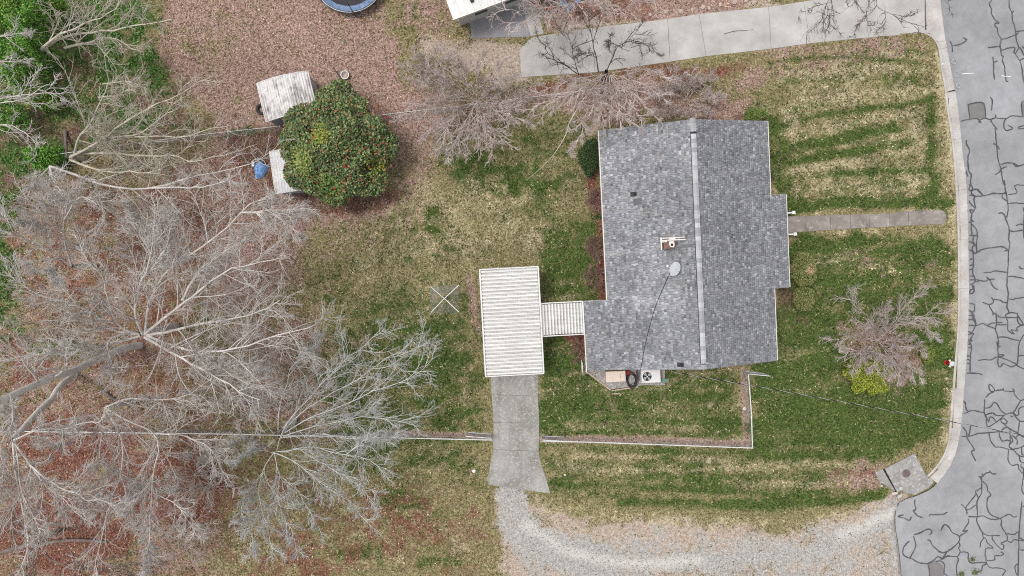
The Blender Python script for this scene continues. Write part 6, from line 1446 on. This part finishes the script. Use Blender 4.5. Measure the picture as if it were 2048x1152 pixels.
shrub('low olive shrub on the right wall just below the upper corner', 1545, 292, .4, .35, .65, .5, 2500, .07, OLV, None, 8, group='evergreen shrubs round the house')
shrub('narrow green shrub on the right wall above the porch', 1541, 345, .35, .3, .55, .4, 2000, .07, BOX + OLV, None, 9, group='evergreen shrubs round the house')
shrub('rounded olive shrub at the lower corner of the porch roof, topped with dead leaves', 1604, 540, 1.1, .78, 1.05, 1.05, 7000, .08, OLV, None, 10, group='evergreen shrubs round the house', patch=[(.15, .0, .3, [(176, 150, 112), (196, 168, 130)])])
shrub('rounded olive shrub just below the one at the porch corner', 1607, 596, .85, .7, .8, .8, 5000, .08, OLV, None, 11, group='evergreen shrubs round the house')
shrub('yellow-green bush under the lower side of the bare front-lawn shrub', 1738, 748, .9, 1.35, 1.35, .9, 8500, .12, [(84, 102, 26), (118, 134, 34), (152, 162, 44), (176, 178, 62)], None, 12, 'yellow_green_bush', group='yellow-green bushes on the front lawn', lump=.25)
shrub('small yellow-green sprig at the right side of the bare front-lawn shrub', 1852, 708, .3, .5, .55, .35, 1300, .09, [(96, 112, 34), (132, 142, 52)], None, 13, 'yellow_green_bush', group='yellow-green bushes on the front lawn', lump=.25)
IVY = [(50, 84, 32), (78, 124, 46), (108, 158, 62), (140, 184, 84)]
for i, (x, y, z, rx, ry, rz_, n, lab) in enumerate(((28, 30, 2.2, 1.5, 1.4, 2.0, 4200, 'bright green vine mass in the upper left corner'), (80, 70, 2.6, .8, 2.2, 2.4, 4200, 'tall column of green vine just right of the upper left corner'), (50, 148, 2.0, .8, 1.6, 1.9, 3600, 'vine-wrapped stump below the leaning tree'), (106, 18, 1.6, 1.0, .7, 1.3, 2400, 'vine clump at the top edge right of the vine column'), (90, 315, 1.0, 1.2, .8, .9, 2800, 'vine clump around the foot of the fanning tree'), (18, 235, 1.4, 1.2, 1.2, 1.2, 2800, 'vine clump at the left edge half way down the ivy'), (25, 95, 1.6, 1.2, 1.0, 1.4, 2600, 'vine clump at the left edge below the corner'), (96, 205, .9, .8, .6, .8, 1800, 'low yellowish vine clump in the middle of the ivy'))):
    shrub(lab, x, y, z, rx, ry, rz_, n, .13, IVY + ([(150, 160, 70)] if i in (0, 3, 7) else []), None, 60 + i, 'vine_clump', 'vine', 'ivy clumps in the thicket', .55, .35, M['dull_leaf'], .6, stems=2)
for i, (x, y, s, lab) in enumerate(((1196, 432, .45, 'spiky green plant in the bed beside the left wall'), (1192, 480, .5, 'spiky green plant lower in the bed beside the left wall'), (1170, 606, .3, 'small green plant in the corner above the canopy'), (1198, 500, .3, 'small spiky plant close under the left eave'))):
    rng = np.random.default_rng(80 + i); c = U(x, y); t = thing('spiky_plant', (c[0], c[1], 0), lab, 'plant', 'plants along the left wall')
    for k in range(26):
        q, e, L = rng.uniform(0, 6.28), rng.uniform(.3, 1.1), s * rng.uniform(.7, 1.2); a = np.array((math.cos(q) * math.cos(e), math.sin(q) * math.cos(e), math.sin(e))); b = np.array((-math.sin(q), math.cos(q), 0)) * .022
        mid = a * L * .6; tip = a * L * 1.0 - np.array((0, 0, L * .25))
        mb = MB(); mb.add([b * .6, -b * .6, mid - b, mid + b, tip], [(0, 1, 2, 3), (3, 2, 4)]); link('blade', mb.mesh('blade', M['blade'] if 'blade' in M else M.setdefault('blade', plain('spiky_leaf', C(72, 104, 52), .6, .3, var=.2))), t)
# weeds in the road cracks
for i, (x, y, s, lab) in enumerate(((1950, 1143, .34, 'green weed tuft growing in the road crack at the bottom'), (1922, 1148, .28, 'small weed left of the tuft at the bottom of the road'), (1945, 1118, .2, 'small weed above the tuft at the bottom of the road'))):
    rng = np.random.default_rng(90 + i); c = U(x, y, ZR + .04); t = thing('weed', (c[0], c[1], ZR + .04), lab, 'weed', 'weeds in the road')
    P = np.c_[rng.normal(0, s * .4, (90, 2)), np.abs(rng.normal(.06, .04, 90))]; V, F = leaf_quads(P, rng.uniform(.06, .12, 90), rng, .5, .4)
    link('leaves', np_mesh('leaves', V, F, M['dull_leaf'], np.repeat(pick([(92, 108, 58), (120, 132, 76)], 90, rng), 4, 0)), t)
# fallen limbs in the wood
for i, (pts, r, lab) in enumerate((([(0, 1105, .1), (60, 1090, .2), (150, 1080, .25), (215, 1085, .15)], .12, 'dark fallen log in the lower left corner'), ([(60, 838, .12), (95, 800, .2), (140, 745, .2)], .13, 'grey fallen log leaning down to the lower left of the massive trunk'), ([(205, 780, .1), (230, 800, .15), (275, 815, .12)], .11, 'lichen-spotted log near the crooked tree'), ([(130, 262, .1), (132, 290, .5), (134, 315, 1.2)], .11, 'short dark stump trunk beside the fanning tree'))):
    P = resample([U(*q) for q in pts], 8); t = thing('fallen_log', (P[0][0], P[0][1], 0), lab, 'log')
    mb = MB(); mb.tube(P, list(np.linspace(r, r * .7, 8)), 8); mb.build('log', M['bark_brown'], t)
for i, (pts, lab) in enumerate((([(1448, 68, .05), (1470, 62, .06), (1490, 61, .06), (1506, 59, .05)], 'thin fallen twig lying on the neighbouring driveway'), ([(1262, 95, .05), (1278, 90, .07), (1284, 92, .05)], 'short fallen twig on the left part of the neighbouring driveway'))):
    P = resample([U(*q) for q in pts], 8); t = thing('fallen_twig', P[0], lab, 'twig'); MB().tube(P, list(np.linspace(.02, .008, 8)), 5).build('twig', M['bark_dark'], t)


# ------------------------------------------------------------------ ground litter that nobody could count
def blocked(X, Y):
    b = sd_poly(X, Y, ROADPOLY) < 26
    for q in ([(962, 537), (1078, 532), (1080, 846), (1077, 902), (1083, 929), (1101, 987), (976, 969), (978, 939), (987, 870), (983, 789), (979, 745)], [(1215, 280), (1500, 270), (1535, 395), (1560, 560), (1530, 715), (1180, 730), (1180, 605), (1225, 600)], [(1545, 433), (1816, 422), (1892, 420), (1892, 448), (1816, 451), (1545, 468)],
              [(1040, 96), (1250, 45), (1440, 24), (1700, -12), (1860, -30), (1875, 68), (1823, 66), (1500, 105), (1250, 139), (1041, 156)], [(930, -60), (943, 77), (1060, 74), (1088, 68), (1052, -60)], [(1172, 735), (1222, 778), (1330, 770), (1330, 735)],
              [(1750, 940), (1827, 905), (1870, 965), (1830, 992), (1790, 985)]):
        b |= sd_poly(X, Y, q) < 1
    return b
def scatter(n, rng):
    X, Y = rng.uniform(-30, 2010, n), rng.uniform(-30, 1180, n)
    k = ~blocked(X, Y); X, Y = X[k], Y[k]
    g, _ = cover(X, Y)
    W = np.stack([U(0, 0)] * 0 or [np.zeros(len(X))] * 3, 1)
    x, y = (X - 1024) / F_PX, -(Y - 576) / F_PX
    yy, zz = y * _ca + _sa, y * _sa - _ca
    t = -CAM_H / zz
    W[:, 0], W[:, 1] = x * t, yy * t
    return X, Y, W, g
rng = np.random.default_rng(123)
def gz(X, Y):
    d = sd_poly(X, Y, ROADPOLY); ln_ = sstep(1010, 1040, Y) * sstep(1650, 1790, X)
    return -.135 * sstep(70, 0, d) * ln_
# grass blades: tone follows the cover they grow in
X, Y, W, g = scatter(360000, rng)
n = len(X)
soil = np.maximum.reduce([g['leaf'] * .8, g['rust'], g['gravel'] * 1.1, g['ivy'] * .8, g['dirt'] * 1.05, g['dark'] * .7])
keep = rng.random(n) > np.clip(soil * 1.05, 0, .98)
X, Y, W = X[keep], Y[keep], W[keep]; g = {k: v[keep] for k, v in g.items()}; n = len(X)
pg = np.clip(g['green'] * .9, .05, .9); ps_ = np.clip(g['straw'] * .85 + .03, .02, .88)
u = rng.random(n)
col = pick([(110, 104, 68), (146, 136, 98), (172, 156, 122), (92, 94, 58)], n, rng)
k = u < pg; col[k] = pick([(42, 58, 24), (60, 79, 35), (82, 99, 47), (112, 124, 70)], int(k.sum()), rng)
k2 = (~k) & (rng.random(n) < ps_); col[k2] = pick([(164, 148, 108), (196, 180, 140), (222, 208, 172), (150, 124, 96)], int(k2.sum()), rng)
tuft = np.clip((.55 * fbm(X, Y, 9, 2) + .45 * fbm(X + 400, Y, 26, 2) - .5) * 2.2 + .5, 0, 1)
col = col * (.6 + .76 * tuft)[:, None]
yw = rng.uniform(0, 2 * math.pi, n); el = rng.uniform(.1, .9, n); L = rng.uniform(.09, .22, n) * (.8 + .4 * g['straw']); wd = rng.uniform(.016, .04, n)
d = np.stack([np.cos(yw) * np.cos(el), np.sin(yw) * np.cos(el), np.sin(el)], 1); s = np.stack([-np.sin(yw), np.cos(yw), np.zeros(n)], 1) * wd[:, None]
base = W + np.c_[np.zeros((n, 2)), gz(X, Y) + .006]
V = np.stack([base - s, base + s, base + d * L[:, None]], 1).reshape(-1, 3)
M['grass'] = attr_mat('grass_blades', .8, .15, .12, 12)
go = link('grass', np_mesh('grass', V, np.arange(3 * n).reshape(n, 3), M['grass'], np.repeat(col, 3, 0)))
setp(go, 'short winter grass of the lawns, green mixed with straw', 'grass', kind='stuff')
# fallen leaves
X, Y, W, g = scatter(330000, rng)
n = len(X); p_ = np.maximum(g['leaf'] * .95, g['rust'] * .95) + (.003 + .004 * (g['green'] > .3)) * (fbm(X, Y, 90, 2) > .5)
p_ *= (1 - .85 * g['gravel'])
keep = rng.random(n) < p_
X, Y, W = X[keep], Y[keep], W[keep]; g = {k: v[keep] for k, v in g.items()}; n = len(X)
col = pick([(124, 92, 82), (158, 122, 108), (188, 152, 138), (222, 192, 176), (104, 74, 66), (158, 130, 98)], n, rng, [.18, .25, .24, .17, .08, .08])
k = rng.random(n) < g['rust'] * .9; col[k] = pick([(98, 66, 56), (126, 84, 70), (154, 106, 88), (190, 146, 126), (78, 52, 45)], int(k.sum()), rng)
k = rng.random(n) < np.clip(g['dark'] * .7, 0, 1); col[k] *= .75
k = (g['green'] > .3) & (g['leaf'] < .3) & (g['rust'] < .3); col[k] = pick([(186, 156, 118), (206, 184, 142), (142, 102, 74), (164, 120, 90)], int(k.sum()), rng)
col = col * (.72 + .56 * fbm(X, Y, 70, 3))[:, None]
V, F = leaf_quads(W + np.c_[np.zeros((n, 2)), gz(X, Y) + rng.uniform(.015, .045, n)], rng.uniform(.05, .11, n) * rng.choice([.8, 1., 1.5], n, p=[.4, .4, .2]), rng, .62, .3)
lo = link('leaf_litter', np_mesh('leaf_litter', V, F, M['dull_leaf'], np.repeat(col, 4, 0)))
setp(lo, 'brown and rusty fallen leaves covering the wood and the lawn edges', 'leaves', kind='stuff')
# ivy leaves
X, Y, W, g = scatter(260000, rng); k = (rng.random(len(X)) < (g['ivy'] - .28) * 1.5); X, Y, W = X[k], Y[k], W[k]; n = len(X)
V, F = leaf_quads(W + np.c_[np.zeros((n, 2)), rng.uniform(.02, .16, n)], rng.uniform(.08, .17, n), rng, .8, .45)
io = link('ivy', np_mesh('ivy', V, F, M['dull_leaf'], np.repeat(pick([(44, 70, 32), (66, 100, 46), (92, 132, 60), (124, 160, 84)], n, rng, [.25, .35, .27, .13]), 4, 0)))
setp(io, 'green ivy carpeting the ground under the bare trees at upper left', 'ivy', kind='stuff')
# gravel stones
X, Y, W, g = scatter(420000, rng); k = (rng.random(len(X)) < (g['gravel'] - .25) * 1.1) & (Y > 960); X, Y, W = X[k], Y[k], W[k]; n = len(X)
r = rng.uniform(.018, .05, n); a0 = rng.uniform(0, 6.28, n); B_ = W + np.c_[np.zeros((n, 2)), gz(X, Y)]
Vs = [B_ + np.stack([r * np.cos(a0 + q), r * np.sin(a0 + q), np.zeros(n)], 1) for q in (0, 2.1, 4.2)] + [B_ + np.stack([r * .2, r * .1, r * .9], 1)]
V = np.stack(Vs, 1).reshape(-1, 3); i4 = np.arange(n)[:, None] * 4
F = np.concatenate([i4 + np.array([[0, 1, 3]]), i4 + np.array([[1, 2, 3]]), i4 + np.array([[2, 0, 3]])])
gr = link('gravel', np_mesh('gravel', V, F, M['stone'], np.repeat(pick([(150, 150, 148), (186, 186, 184), (214, 214, 210), (128, 124, 120), (196, 180, 168)], n, rng), 4, 0)))
setp(gr, 'pale grey gravel of the lane joining the road at the bottom', 'gravel', kind='stuff')
